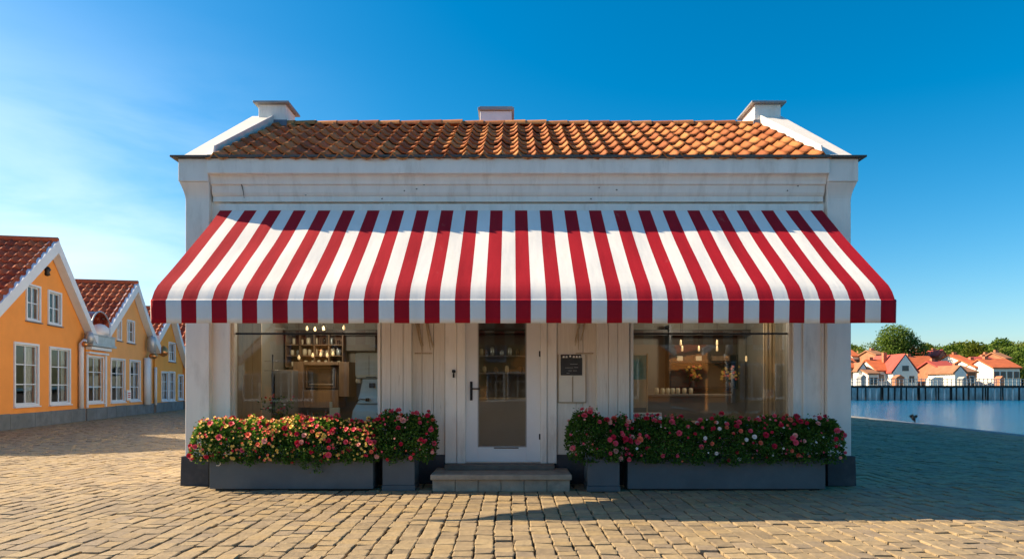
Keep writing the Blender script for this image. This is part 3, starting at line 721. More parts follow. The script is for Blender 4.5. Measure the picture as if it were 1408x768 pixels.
# ------------------------------------------------------------------ awning
aw = empty('awning', (.125, 9, 2.05), 0, 'large crimson and white striped canvas awning over the shop front', 'awning')
AX = .14
def awn_profile():
    pts = [(9.0, 3.80)]
    for i in range(1, 15):
        q = i / 14; d_ = 9.0 - q * 1.63; z_ = 3.80 - q * 1.31
        pts.append((d_, z_ - .022 * math.sin(PI * q)))
    pts += [(7.345, 2.462), (7.325, 2.44), (7.30, 2.41), (7.265, 2.35), (7.243, 2.305)]
    return pts
P = awn_profile(); b = MB(); NX = 98; v = []; f = []
for i, (d_, z_) in enumerate(P):
    for k in range(NX + 1):
        x = -4.115 + 8.23 * k / NX
        wv = .006 * math.sin(x * 5.1 + i * .4) + .004 * math.sin(x * 11 + 1.3 - i * .25) + .010 * noise.noise(Vector((x * 1.1, i * .25, 0)))
        amp = math.sin(PI * min(1, i / 14)) if i <= 14 else .25
        v.append((x, d_ - 9.0, z_ - 2.05 + wv * amp))
for i in range(len(P) - 1):
    for k in range(NX): a = i * (NX + 1) + k; f.append((a + NX + 1, a + NX + 2, a + 1, a))
b.add(v, f, 0, True)
o = b.build('canopy', canvas, aw, local=True)
b = MB(); v = []; f = []
for i, (d_, z_) in enumerate(((7.236, 2.313), (7.228, 2.30), (7.232, 2.22), (7.236, 2.12), (7.238, 2.052))):
    for k in range(NX * 2 + 1):
        x = -4.12 + 8.24 * k / (NX * 2); ww = (.004 * math.sin(x * 9) + .006 * noise.noise(Vector((x * 2.2, 3, 0)))) * i / 4
        v.append((x, d_ - 9 + ww, z_ - 2.05 + (.002 * math.sin(x * 7) if i == 4 else 0)))
W = NX * 2 + 1
for i in range(4):
    for k in range(W - 1): a = i * W + k; f.append((a + W, a + W + 1, a + 1, a))
b.add(v, f, 0, True)
va = b.build('valance', canvas, aw, local=True); sm = va.modifiers.new('thick', 'SOLIDIFY'); sm.thickness = .003; sm.offset = 1
b = MB(); b.tube([(-4.11, -1.725, .262), (4.11, -1.725, .262)], .022, 10); b.build('front_bar', grey_trim, aw, local=True)
b = MB(); b.box(-4.13, 4.13, -.06, -.0, 1.70, 1.79); b.build('cassette', white_paint, aw, .006, local=True)
for sx_ in (-1, 1):
    b = MB(); b.tube([(sx_ * 3.2, -.02, 1.1), (sx_ * 2.2, -.85, .75), (sx_ * 3.5, -1.70, .28)], .02, 8); b.build('folding_arm', white_paint, aw, local=True)

# ------------------------------------------------------------------ steps
st = empty('stone_step', (-.14, 8.8, 0), 0, 'worn sandstone doorstep of two treads in front of the glass door', 'steps')
b = MB(); xx = X(592, 8.42); xe = X(786, 8.42)
for i in range(6):
    a = xx + .02 + (xe - xx - .04) * i / 6; c = xx + .02 + (xe - xx - .04) * (i + 1) / 6; b.box(a + .003, c - .003, 8.43, 9.09, 0, .15 + R.uniform(-.001, .001))
b.build('riser', step_mat, st, .006)
b = MB(); b.box(xx, xe, 8.385, 9.092, .153, .222); b.build('tread', step_mat, st, .012)
b = MB(); b.box(X(612, 8.95), X(762, 8.95), 8.86, 9.115, .2235, .288); b.build('tread', plain('upper_tread', (.15, .13, .105), .8, .25, 6, .4), st, .008)

# ------------------------------------------------------------------ planters
def planter(x0, x1, label, tall=.43, d0=8.49, d1=8.87, foot=False, group=None, cat='planter'):
    e = empty('flower_planter', ((x0 + x1) / 2, (d0 + d1) / 2, 0), 0, label, cat, group)
    t = .02; b = MB()
    if foot:
        b.box(x0 - .008, x1 + .008, d0 - .008, d1 + .008, 0, .07)
        b.build('base_band', planter_mat, e, .006); b = MB(); z0 = .072
    else:
        b.box(x0 + .06, x1 - .06, d0 + .04, d1 - .04, 0, .022); b.build('foot', black_metal, e); b = MB(); z0 = .024
    b.box(x0, x1, d0, d0 + t, z0, tall); b.box(x0, x1, d1 - t, d1, z0, tall); b.box(x0, x0 + t, d0 + t, d1 - t, z0, tall); b.box(x1 - t, x1, d0 + t, d1 - t, z0, tall); b.box(x0 + t, x1 - t, d0 + t, d1 - t, z0, z0 + .03)
    b.build('box', planter_mat, e, .005)
    b = MB(); b.box(x0 + t, x1 - t, d0 + t, d1 - t, z0 + .03, tall - .04); b.build('soil', soil_mat, e)
    return e
pl1 = planter(X(288, 8.49), X(513, 8.49), 'long slate grey planter box with white hook under the left window')
hk = MB(); hx_ = X(296, 8.48)
hk.tube([(hx_ - .05, 8.482, .425), (hx_ + .05, 8.48, .425), (hx_ + .065, 8.478, .41), (hx_ + .065, 8.478, .345), (hx_ + .05, 8.478, .33), (hx_ + .01, 8.48, .33)], .0045, 6); hk.build('hook', white_paint, pl1)
planter(X(526, 8.49), X(570, 8.49), 'square slate grey pot left of the doorstep', .47, 8.49, 8.87, True, cat='pot')
planter(X(808, 8.42), X(852, 8.42), 'square slate grey pot right of the doorstep', .47, 8.42, 8.82, True, cat='pot')
planter(X(864, 8.45), X(1137, 8.45), 'longest slate grey planter box under the right window')

# ------------------------------------------------------------------ flowering bushes
BL = {}
for k in petal:
    f = MB(); r = .034 if k not in ('white', 'yellow') else .028
    petals(f, (0, 0, 0), r, 8, r * .35, 0); petals(f, (0, 0, .004), r * .82, 7, r * .75, .4); petals(f, (0, 0, .006), r * .55, 6, r * .8, .1); petals(f, (0, 0, .008), r * .3, 4, r * .75, .7)
    me = f.build('blossom', petal[k]).data; BL[k] = me
    ob = [o for o in COL.objects if o.data is me][0]; bpy.data.objects.remove(ob)
def bush(label, x0, x1, d0, d1, z0, z1, cols, nb_, nl, trail=(), bright=0, seed=1, sml=0):
    rr = random.Random(seed)
    e = empty('flowering_bush', ((x0 + x1) / 2, (d0 + d1) / 2, z0), 0, label, 'flowers')
    Lx = x1 - x0
    def shell(u, t):       # u along, t angle 0 (front, low) .. PI (back)
        x = x0 + u * Lx
        endf = min(1, math.sqrt(max(0, 1 - (max(0, abs(u - .5) - .5 + .22 / max(Lx, .3)) / (.22 / max(Lx, .3))) ** 2)) + .12)
        hump = 1 + .22 * noise.noise(Vector((x * 2.7, seed, 0))) + .10 * noise.noise(Vector((x * 8, seed, 4)))
        h = (z1 - z0) * hump * (.35 + .65 * endf); rd = (d1 - d0) / 2 * (1 + .2 * noise.noise(Vector((x * 3, seed, 9)))) * (.5 + .5 * endf)
        dc = (d0 + d1) / 2
        return Vector((x, dc - math.cos(t) * rd, z0 + math.sin(t) * h))
    lv = MB(); rn = []
    def leafat(p, s_, v):
        q = Vector((rr.gauss(0, 1), rr.gauss(-.3, 1), rr.gauss(.3, .8))).normalized(); w_ = q.orthogonal().normalized()
        w_ = (Matrix.Rotation(rr.uniform(0, 6), 3, q) @ w_); n_ = q.cross(w_)
        a = p; m1 = p + q * s_ * .45 + w_ * s_ * .34 + n_ * s_ * .1; m2 = p + q * s_ * .45 - w_ * s_ * .34 + n_ * s_ * .1; t_ = p + q * s_; md = p + q * s_ * .45
        lv.add([a, m1, t_, m2, md], [(0, 4, 2, 1), (0, 3, 2, 4)]); rn.extend([v, v])
    for i in range(nl):
        u = rr.random(); t = rr.uniform(-.35, PI + .1); c = Vector(((x0 + u * Lx), (d0 + d1) / 2, z0 + .02)); p = shell(u, t)
        k = 1 - abs(rr.gauss(0, .16)); dens = noise.noise(p * 9)
        if dens < -.22 and rr.random() < .75: k *= .78
        if rr.random() < .05: k *= 1.12
        p = c + (p - c) * k; p.z += rr.gauss(0, .006)
        leafat(p, rr.uniform(.024, .050), min(1, max(0, (.42 + bright * max(0, 1 - abs(u - .35) * 2.2) * max(0, math.sin(t))) + .9 * (k - .85) + .5 * dens + rr.gauss(0, .18))))  # bright lightens leaves towards the top left, sunlight put into their colour
    for (tx, tw_, tz) in trail:                      # sprays hanging over the planter's rim
        for i in range(int(260 * tw_ / .12)):
            q = rr.random(); xx_ = tx + rr.gauss(0, tw_ * (1 - .6 * q) * .5); p = Vector((xx_, d0 + .0 - .02 + rr.gauss(0, .018), z0 + .08 - q * (z0 + .08 - tz)))
            leafat(p, rr.uniform(.018, .036), rr.random())
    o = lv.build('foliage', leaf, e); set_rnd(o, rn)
    def bloss(i, small=False):
        u = rr.random(); t = rr.choice([rr.uniform(-.25, 1.0), rr.uniform(-.2, 1.5), rr.uniform(.9, 2.0)])
        p = shell(u, t); c = Vector(((x0 + u * Lx), (d0 + d1) / 2, z0 + .02)); n_ = (p - c).normalized(); n_ = (n_ + Vector((rr.gauss(0, .35), -.55, rr.gauss(.1, .3)))).normalized()
        return c + (p - c) * rr.uniform(1.02, 1.10), n_, u, t
    for i in range(nb_):
        p, n_, u, t = bloss(i); k = cols(u, t, rr)
        c = bpy.data.objects.new('blossom', BL[k]); COL.objects.link(c); c.parent = e
        c.location = p - e.location; c.rotation_mode = 'QUATERNION'; c.rotation_quaternion = n_.to_track_quat('Z', 'Y')
        c.scale = [rr.uniform(.6, 1.25)] * 3
    if sml:
        f = MB()
        kk = list(petal)
        for i in range(sml):
            p, n_, u, t = bloss(i); k = kk.index(rr.choice(['yellow', 'yellow', 'yellow', 'coral', 'crimson']) if bright else cols(u, t, rr)); s_ = rr.uniform(.011, .020)
            M = n_.to_track_quat('Z', 'Y').to_matrix().to_4x4(); g = MB(); petals(g, (0, 0, 0), s_, 5, s_ * .5, rr.random()); petals(g, (0, 0, s_ * .2), s_ * .6, 4, s_ * .9, rr.random())
            f.add([p + M @ Vector(q) for q in g.v], g.f, k, True)
        o = f.build('small_buds', [petal[q] for q in kk], e); tag(o, kind='stuff')
    return e
def cols_left(u, t, r):
    if u < .55 and t > .6: return r.choice(['coral', 'coral', 'yellow', 'yellow', 'crimson', 'yellow', 'pink'])
    return r.choice(['crimson', 'pink', 'pink', 'coral', 'crimson', 'pink', 'blush', 'yellow'])
def cols_right(u, t, r): return r.choice(['crimson', 'pink', 'crimson', 'pink', 'coral', 'blush', 'white', 'crimson', 'white', 'pink'])
def cols_pot(u, t, r): return r.choice(['crimson', 'pink', 'pink', 'crimson', 'blush', 'coral'])
bush('mass of roses in red, coral and yellow spilling over the left planter', X(268, 8.6), X(524, 8.6), 8.40, 8.90, .50, .91, cols_left, 100, 20000,
     [(X(437, 8.4), .13, .24), (X(345, 8.4), .12, .33), (X(300, 8.4), .10, .38), (X(480, 8.4), .10, .36), (X(398, 8.4), .14, .36), (X(420, 8.4), .14, .30)], seed=2, sml=560, bright=.9)
bush('red and pink rose bush in the pot left of the doorstep', X(512, 8.6), X(600, 8.6), 8.42, 8.92, .52, .99, cols_pot, 30, 7500, [(X(585, 8.45), .09, .38), (X(535, 8.45), .12, .43)], seed=5, sml=40)
bush('red and pink rose bush in the pot right of the doorstep', X(779, 8.6), X(868, 8.6), 8.36, 8.86, .52, .99, cols_pot, 30, 7500, [(X(795, 8.4), .07, .42), (X(846, 8.4), .10, .40)], seed=8, sml=40)
bush('dense dark green rose bush with scattered white and red blooms in the longest planter', X(858, 8.6), X(1155, 8.6), 8.38, 8.88, .50, .93, cols_right, 100, 23000,
     [(X(900, 8.35), .14, .37), (X(960, 8.35), .16, .35), (X(1010, 8.35), .18, .33), (X(1060, 8.35), .14, .36), (X(1105, 8.35), .12, .40)], seed=11, sml=90)

# ------------------------------------------------------------------ street of gabled houses on the left
def T(px): r = (704 - px) / 900; return (15.5 - r * 19.8) / (.981 * r - .192)
def DD(t): return 19.8 + .981 * t
def ZT(py, t): return Z(py, DD(t))
HROT = math.atan2(.981, -.192)
orange = plain('orange_render', (.86, .32, .06), .85, .07, 1.2, .25, .004, dirt=(.70, .27, .05), dirt_amt=.5, dscale=.7)
ochre = plain('ochre_render', (.84, .39, .12), .85, .07, 1.2, .25, .004, dirt=(.62, .34, .10), dirt_amt=.4, dscale=.8)
orange2 = plain('amber_render', (.86, .36, .06), .85, .07, 1.2, .25, .004, dirt=(.70, .32, .06), dirt_amt=.4, dscale=.8)
trim_blue = plain('pale_blue_trim', (.66, .71, .76), .5, .06, 2, .1)
foot_mat = plain('street_plinth', (.15, .17, .18), .85, .3, 3, .5, .006, dirt=(.06, .07, .06), dirt_amt=.7, dscale=1.5)
curt = plain('net_curtain', (.62, .64, .64), .9, .3, 9, 0, stretch=(6, 6, .5))
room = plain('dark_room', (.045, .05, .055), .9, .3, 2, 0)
zinc = plain('zinc', (.42, .45, .48), .4, .15, 4, .1, metal=.5)
copper = plain('copper', (.60, .27, .10), .3, .2, 9, .1, metal=.8)
def wall_holes(mb, x0, x1, top, holes, y=0, dep=.18, breaks=()):
    """vertical wall in the local xz plane; top(x) gives the height; holes (xa,xb,za,zb)"""
    xs = sorted(set([x0, x1] + [h[0] for h in holes] + [h[1] for h in holes] + list(breaks)))
    for a, b_ in zip(xs[:-1], xs[1:]):
        hs_ = sorted([h for h in holes if h[0] <= a + 1e-6 and h[1] >= b_ - 1e-6], key=lambda h: h[2]); z = 0
        for h in hs_: mb.add([(a, y, z), (b_, y, z), (b_, y, h[2]), (a, y, h[2])], [(3, 2, 1, 0)][::-1]); z = h[3]
        mb.add([(a, y, z), (b_, y, z), (b_, y, top(b_)), (a, y, top(a))], [(0, 1, 2, 3)])
    for (a, b_, c, d_) in holes:
        mb.add([(a, y, c), (b_, y, c), (b_, y, d_), (a, y, d_), (a, y + dep, c), (b_, y + dep, c), (b_, y + dep, d_), (a, y + dep, d_)],
               [(0, 4, 5, 1), (1, 5, 6, 2), (2, 6, 7, 3), (3, 7, 4, 0)])
def window(h, e, cols=2, rows=3, fr=.07, curtain=True, tm=trim_blue, transom=None, sill=True):
    a, b_, c, d_ = h
    f = MB()
    for q in ((a - fr, a, c - fr, d_ + fr), (b_, b_ + fr, c - fr, d_ + fr), (a, b_, c - fr, c), (a, b_, d_, d_ + fr)): f.box(q[0], q[1], -.045, .06, q[2], q[3])
    o = f.build('window', tm, e, .008, local=True)
    m = MB(); t = .028
    for i in range(1, cols): x = a + (b_ - a) * i / cols; m.box(x - t, x + t, .03, .07, c + .04, d_ - .04)
    for i in range(1, rows): z = c + (d_ - c) * i / rows; m.box(a + .04, b_ - .04, .035, .065, z - t * .6, z + t * .6)
    m.box(a, a + .04, .025, .075, c, d_); m.box(b_ - .04, b_, .025, .075, c, d_); m.box(a + .04, b_ - .04, .025, .075, c, c + .04); m.box(a + .04, b_ - .04, .025, .075, d_ - .04, d_)
    m.build('sash', tm, o, local=True)
    g_ = MB(); g_.add([(a + .03, .05, c + .03), (b_ - .03, .05, c + .03), (b_ - .03, .05, d_ - .03), (a + .03, .05, d_ - .03)], [(0, 1, 2, 3)]); g_.build('pane', glass_house, o, local=True)
    if sill: s_ = MB(); s_.box(a - fr - .03, b_ + fr + .03, -.09, .0, c - fr - .04, c - fr - .002); s_.build('sill', foot_mat if d_ - c < 1.3 else tm, o, .004, local=True)
    if curtain:
        k = MB()
        for (xa, xb) in ((a, a + (b_ - a) * R.uniform(.18, .34)), (b_ - (b_ - a) * R.uniform(.18, .34), b_)):
            n_ = 8; vv = []; ff = []
            for i in range(n_ + 1):
                x = xa + (xb - xa) * i / n_; yv = .15 + .012 * (i % 2)
                vv += [(x, yv, c), (x, yv, d_)]
            for i in range(n_): ff.append((2 * i, 2 * i + 2, 2 * i + 3, 2 * i + 1))
            k.add(vv, ff)
        k.build('curtain', curt, o, local=True)
def house(label, t0, t1, ta, za, zl, zr, tl_, tr_, wall_m, wins, depth=8, name='gabled_house', annex=None, barge=.32, front=0, cat='house', base=.48, curved=False):
    ox, oy = -15.5 - .192 * t0, 19.8 + .981 * t0
    e = empty(name, (ox, oy, 0), HROT, label, cat)
    L = t1 - t0; A = ta - t0; l_ = tl_ - t0; r_ = tr_ - t0
    def top(x):
        return za - .12 - (A - x) * (za - zl) / (A - l_) if x <= A else za - .12 - (x - A) * (za - zr) / (r_ - A)
    m = MB(); holes = [(T(p0) - t0, T(p1) - t0, ZT(q1, (T(p0) + T(p1)) / 2), ZT(q0, (T(p0) + T(p1)) / 2)) for (p0, p1, q0, q1) in wins]
    wall_holes(m, 0, L, top, holes, 0, .2, (A,))
    m.add([(0, 0, 0), (0, depth, 0), (0, depth, top(0)), (0, 0, top(0))], [(0, 1, 2, 3)]); m.add([(L, 0, 0), (L, depth, 0), (L, depth, top(L)), (L, 0, top(L))], [(3, 2, 1, 0)])
    m.add([(0, depth, 0), (L, depth, 0), (L, depth, top(L)), (A, depth, top(A)), (0, depth, top(0))], [(0, 1, 2, 3, 4)])
    m.build('wall', wall_m, e, local=True)
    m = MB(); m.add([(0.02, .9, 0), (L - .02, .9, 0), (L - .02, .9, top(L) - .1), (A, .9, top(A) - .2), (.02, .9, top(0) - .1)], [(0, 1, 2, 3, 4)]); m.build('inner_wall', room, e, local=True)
    for h in holes: window(h, e, 2, 3 if h[3] - h[2] > 1.3 else 2)
    # roof
    b = MB(); rn = []
    lv = Vector((l_ - A, 0, zl - za)); rv = Vector((r_ - A, 0, zr - za))
    pantiles(b, rn, Vector((l_, -.25, zl)), (0, 1, 0), -lv, depth + .5, lv.length, .30, .42, .05, .01)
    pantiles(b, rn, Vector((r_, -.25, zr)), (0, 1, 0), -rv, depth + .5, rv.length, .6, .6, .05, .01)
    o = b.build('roof', tile_red, e, local=True); set_rnd(o, rn)
    b = MB(); b.tube([(A, -.27, za + .05), (A, depth + .25, za + .05)], .11, 8); b.build('ridge', tile_red, o, local=True); set_rnd(COL.objects[-1], [.5] * len(COL.objects[-1].data.polygons))
    b = MB()
    b.add([(l_, -.24, zl - .01), (A, -.24, za - .01), (A, depth + .24, za - .01), (l_, depth + .24, zl - .01)], [(0, 1, 2, 3)]); b.add([(A, -.24, za - .01), (r_, -.24, zr - .01), (r_, depth + .24, zr - .01), (A, depth + .24, za - .01)], [(0, 1, 2, 3)])
    b.build('roof_deck', int_dark, o, local=True)
    # barge boards
    b = MB(); bw = barge
    if not curved:
        b.prism([(l_ - .06, zl - .02), (A, za + .05), (A, za + .05 - bw * 1.35), (l_ - .06, zl - .02 - bw * 1.2)], -.30, -.02, 'y')
        b.prism([(A + .004, za + .05), (r_ + .06, zr - .02), (r_ + .06, zr - .02 - bw * 1.2), (A + .004, za + .05 - bw * 1.35)], -.30, -.02, 'y')
    else:
        n_ = 10
        for side, (xe_, ze_) in enumerate(((l_, zl), (r_, zr))):
            for i in range(n_):
                q0, q1 = i / n_, (i + 1) / n_
                def pt(q, off):
                    sag = (-.22 if side else .0) * math.sin(PI * q) + (.25 * max(0, q - .8) if side else 0)
                    return (A + (xe_ - A) * q * 1.02, za + .05 + (ze_ - za - .05) * q + sag * .8 - off)
                pol = [pt(q0, 0), pt(q1, 0), pt(q1, bw * 1.25), pt(q0, bw * 1.25)]
                if side == 0: pol = pol[::-1]
                b.prism(pol, -.30 + .002 * side, -.02, 'y')
    b.build('bargeboard', trim_blue, e, local=True)
    # stone foot
    b = MB(); x = 0
    while x < L - .05:
        w_ = min(R.uniform(.9, 1.5), L - x); b.box(x + .008, x + w_ - .008, -.06, 0, 0, base + R.uniform(-.015, .015)); x += w_
    b.box(0, L, -.02, -.002, 0, base - .02)
    b.box(-.05, -.002, 0, depth, 0, base); b.build('stone_foot', foot_mat, e, .012, local=True)
    return e, top
h1, top1 = house('bright orange gabled house nearest on the left with two tall ground floor windows', -.9, 5.7, 3.0, 6.36, 3.35, 3.32, -1.1, 6.15, orange,
           [(20, 51, 474, 555), (68.5, 94.8, 480, 553), (36.5, 53.5, 394, 439), (66.5, 82.5, 403, 444.5)], 9)
# plaque, downpipe and lamp on the first house
def hp(e, t0, px, py): t = T(px); return (t - t0, ZT(py, t))
x_, z_ = hp(h1, -.9, 62.6, 373); b = MB(); b.lathe([(.02, -.16), (.10, -.12), (.06, -.02), (.12, .06), (.07, .14), (.02, .18)], (x_, -.05, z_), 10); b.build('gable_ornament', black_metal, h1, local=True)
x_ = T(107) + .9; b = MB(); b.tube([(x_, -.12, .5), (x_, -.12, 2.95), (x_ + .12, -.2, 3.1)], .085, 10); b.build('downpipe', trim_blue, h1, local=True)
x_ = T(112) + .9; b = MB(); b.lathe([(.06, -.22), (.13, -.18), (.15, 0), (.13, .18), (.06, .24)], (x_, -.28, 3.2), 12); b.build('rain_hopper', zinc, h1, local=True)
b = MB(); b.lathe([(.03, -.12), (.09, -.08), (.11, 0), (.08, .06), (.04, .1)], (x_ - .35, -.26, 2.95), 10); b.tube([(x_ - .35, -.26, 3.0), (x_ - .1, -.1, 3.05)], .03, 6); b.build('copper_lamp', copper, h1, local=True)

h2, top2 = house('ochre gabled house second in the row with a domed balcony at its left side', 7.7, 13.35, 10.57, 6.05, 3.75, 3.35, 7.45, 13.6, ochre,
           [(152.5, 170.5, 494.5, 550.5), (178.5, 191.5, 496.5, 549), (161.3, 165.6, 441, 466), (175, 183.6, 442, 469.5)], 9, curved=True)
# side annex of the second house with cornice, window and balcony
m = MB(); an0 = 5.78 - 7.7; an1 = 7.62 - 7.7
h_ = (T(119.5) - 7.7, T(140.5) - 7.7, ZT(551.5, T(130)), ZT(491, T(130)))
wall_holes(m, an0, an1, lambda x: 2.86, [h_], -.02, .2)
m.add([(an0, -.02, 2.86), (an1, -.02, 2.86), (an1, 8, 2.86), (an0, 8, 2.86)], [(0, 1, 2, 3)]); m.add([(an0, -.02, 0), (an0, 8, 0), (an0, 8, 2.86), (an0, -.02, 2.86)], [(0, 1, 2, 3)])
an = m.build('annex_wall', orange2, h2, local=True)
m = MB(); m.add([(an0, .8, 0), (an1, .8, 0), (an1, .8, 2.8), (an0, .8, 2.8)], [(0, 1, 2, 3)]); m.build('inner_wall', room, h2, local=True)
window(h_, h2, 2, 3)
m = MB(); m.box(an0 - .0, an1 + .02, -.16, -.021, 2.62, 2.70); m.box(an0, an1 + .06, -.24, -.021, 2.78, 2.90); m.box(an1 - .12, an1 + .02, -.08, -.022, .5, 2.6); m.box(an0, an0 + .12, -.08, -.022, .5, 2.6); m.build('annex_cornice', trim_blue, h2, .008, local=True)
m = MB(); m.box(an0, an1, -.08, -.022, 0, .48); m.build('annex_foot', foot_mat, h2, .01, local=True)
m = MB(); m.box(an0 - .1, an1 + .35, -.32, .6, 2.92, 3.02); m.box(an0 - .05, an1 + .3, -.28, -.22, 3.02, 3.34); m.box(an0 - .05, an0, -.22, .6, 3.02, 3.34); m.box(an0 - .1, an1 + .35, -.31, -.20, 3.34, 3.39)
m.build('balcony', zinc, h2, .01, local=True)
m = MB(); xc = an0 + 1.35; m.lathe([(.05, 0), (.28, .03), (.34, .16), (.30, .34), (.18, .46), (.04, .5)], (xc, 0, 3.39), 16); m.build('balcony_dome', trim_blue, h2, local=True)
m = MB(); vv = []; n_ = 12
for i in range(n_ + 1):
    a = PI * i / n_; vv += [(an0 + .95 - math.cos(a) * 1.0, -.2, 3.35 + math.sin(a) * 1.0), (an0 + .95 - math.cos(a) * 1.0, 1.2, 3.35 + math.sin(a) * 1.0)]
m.add(vv, [(2 * i, 2 * i + 2, 2 * i + 3, 2 * i + 1) for i in range(n_)], 0, True); m.build('balcony_hood_glass', glass_house, h2, local=True)
m = MB(); m.tube([(an0 + .95 - math.cos(PI * i / 14) * 1.0, -.2, 3.35 + math.sin(PI * i / 14) * 1.0) for i in range(15)], .03, 6); m.build('balcony_hood_rim', zinc, h2, local=True)
# sign between the windows
x0_, z0_ = T(172.5) - 7.7, ZT(550, T(174)); x1_ = T(178) - 7.7; z1_ = ZT(536, T(174))
m = MB(); m.box(x0_, x1_, -.07, -.04, z0_, z1_); s_ = m.build('wall_sign', plain('sign_white', (.85, .84, .80)), h2, local=True)
m = MB(); redm = plain('sign_red', (.6, .06, .05), .6)
for i in range(3): m.box(x0_ + .08, x1_ - .08, -.074, -.071, z0_ + .12 + i * .09, z0_ + .17 + i * .09)
m.build('sign_print', redm, s_, local=True)
x_ = T(197) - 7.7; m = MB(); m.tube([(x_, -.16, .45), (x_, -.16, 2.7)], .13, 10); m.tube([(x_ + .3, -.16, .45), (x_ + .3, -.16, 2.7), (x_ + .45, -.3, 3.0)], .1, 10); m.build('downpipe', trim_blue, h2, local=True)
m = MB(); m.lathe([(.12, 0), (.20, .05), (.20, .62), (.15, .74), (.05, .8)], (x_ + .25, -.3, 3.0), 14); m.build('rain_hopper', zinc, h2, local=True)
m = MB(); m.lathe([(.05, -.16), (.16, -.1), (.2, 0), (.15, .1), (.06, .14)], (x_ + .3, -.35, 2.82), 12); m.build('copper_lamp', copper, h2, local=True)

h3, top3 = house('narrow amber gabled house third in the row, partly behind the shop', 13.7, 18.3, 15.9, 5.5, 3.9, 2.75, 13.5, 18.6, orange2,
           [(222, 230.5, 512, 549), (232.5, 239.5, 512, 549), (245, 251, 516, 547.5), (232, 240, 472, 495.5)], 9, curved=True)
x_ = T(211) - 13.7; m = MB(); m.tube([(x_, -.1, .4), (x_, -.1, 2.3)], .07, 8); m.build('downpipe', trim_blue, h3, local=True)
m = MB(); m.lathe([(.05, -.25), (.2, -.15), (.24, .0), (.16, .2), (.05, .3)], (T(216) - 13.7, -.3, 3.1), 12); m.build('copper_lamp', copper, h3, local=True)
house('fourth gabled house in the row, only its red tiled roof showing', 18.8, 24.5, 21.6, 6.1, 3.6, 3.3, 18.55, 24.8, orange, [], 9)
# house just outside the frame to the left, added to cast shade on the square
house('unseen orange gabled house added at the near end of the row for its shade', -6.0, -1.3, -3.6, 6.3, 3.4, 3.4, -6.2, -1.15, orange, [], 8)

# ------------------------------------------------------------------ unseen building added behind the shop to shade the right-hand paving
rb = empty('rear_shadow_caster', (1.5, 14, 0), 0, 'plain white building added out of view behind the shop to cast shade', 'building')
b = MB(); b.prism([(-4.6, 0), (6.6, 0), (6.6, 5.5), (1.0, 6.8), (-4.6, 5.5)], 14.0, 29.5, 'y'); b.build('wall', white_plaster, rb)
b = MB(); rn = []
v1 = Vector((5.75, 0, 1.335)); pantiles(b, rn, (-4.75, 13.9, 5.50), (0, 1, 0), v1, 15.7, v1.length, .5, .6); v2 = Vector((-5.75, 0, 1.335)); pantiles(b, rn, (6.75, 13.9, 5.50), (0, 1, 0), v2, 15.7, v2.length, .5, .6)
o = b.build('roof', tile_red, rb); set_rnd(o, rn)
for d_ in (16.5, 20, 23.5, 27):
    b = MB(); b.box(6.60, 6.66, d_ - .55, d_ + .55, 1.2, 2.9); f_ = b.build('window', trim_blue, rb, .01)
    b = MB(); b.box(6.661, 6.67, d_ - .47, d_ - .03, 1.28, 2.82); b.box(6.661, 6.67, d_ + .03, d_ + .47, 1.28, 2.82); b.build('pane', glass_house, f_)

# ------------------------------------------------------------------ bird on the quay
bd = 24.0; bx_ = quay(bd) - .16
bird = MB(); cz = .02
bird.tube([(bx_ + .02, bd, .10), (bx_, bd, .15), (bx_ - .02, bd, .21), (bx_ - .035, bd, .27), (bx_ - .05, bd - .01, .31), (bx_ - .10, bd - .03, .315)], [.035, .07, .06, .03, .028, .004], 10)
bird.tube([(bx_ + .02, bd, .12), (bx_ + .06, bd, .03)], [.04, .012], 8)
for sg in (-1, 1):
    bird.add([(bx_ - .01, bd, .24), (bx_ + sg * .10, bd, .30), (bx_ + sg * .16, bd + .01, .26), (bx_ + sg * .13, bd + .01, .20), (bx_ + sg * .02, bd + .01, .15), (bx_ + sg * .09, bd + .018, .27)], [(0, 1, 5), (1, 2, 5), (2, 3, 5), (3, 4, 5), (4, 0, 5)], 0, True)
    bird.tube([(bx_ + sg * .025, bd, .10), (bx_ + sg * .03, bd, .01)], .008, 6); bird.tube([(bx_ + sg * .03, bd, .008), (bx_ + sg * .03 - .02, bd - .05, .006)], .007, 5)
tag(bird.build('bird', black_metal), 'small black seabird with half spread wings standing on the quay edge', 'bird')

# ------------------------------------------------------------------ far shore: terrain, pier, town, trees
def ter(x, y):
    q = min(1, max(0, (y - 128) / 95)); q = q * q * (3 - 2 * q)
    return 1.1 + q * 6.2 + .9 * noise.noise(Vector((x * .02, y * .02, 0))) * q + (1.2 if x > 95 else 0) * q
m = MB(); vv = []; ff = []; xs = list(range(10, 330, 8)); ys = [104, 112, 120, 128, 138, 150, 165, 180, 200, 223, 260, 320, 420]
for y in ys:
    for x in xs: vv.append((x, y, ter(x, y)))
for j in range(len(ys) - 1):
    for i in range(len(xs) - 1): a = j * len(xs) + i; ff.append((a, a + 1, a + len(xs) + 1, a + len(xs)))
m.add(vv, ff, 0, True)
tag(m.build('far_shore', plain('shore_grass', (.10, .12, .05), .95, .4, .15, .3, .05, dirt=(.22, .19, .13), dirt_amt=.8, dscale=.06)), kind='structure')
m = MB(); m.box(10, 322, 103.2, 104.2, -1.5, 1.15); tag(m.build('shore_wall', plain('shore_stone', (.62, .60, .56), .9, .5, .9, .4, .02, stretch=(2.5, 1, .6))), kind='structure')
PD = 97.0
pier = empty('pier', (62, PD, -.8), 0, 'long wooden pier on many posts along the far side of the harbour', 'pier')
pw = plain('pier_timber', (.03, .026, .022), .9, .4, .8, .4); pp = plain('pale_post', (.82, .80, .74), .85, .25, .6, .3)
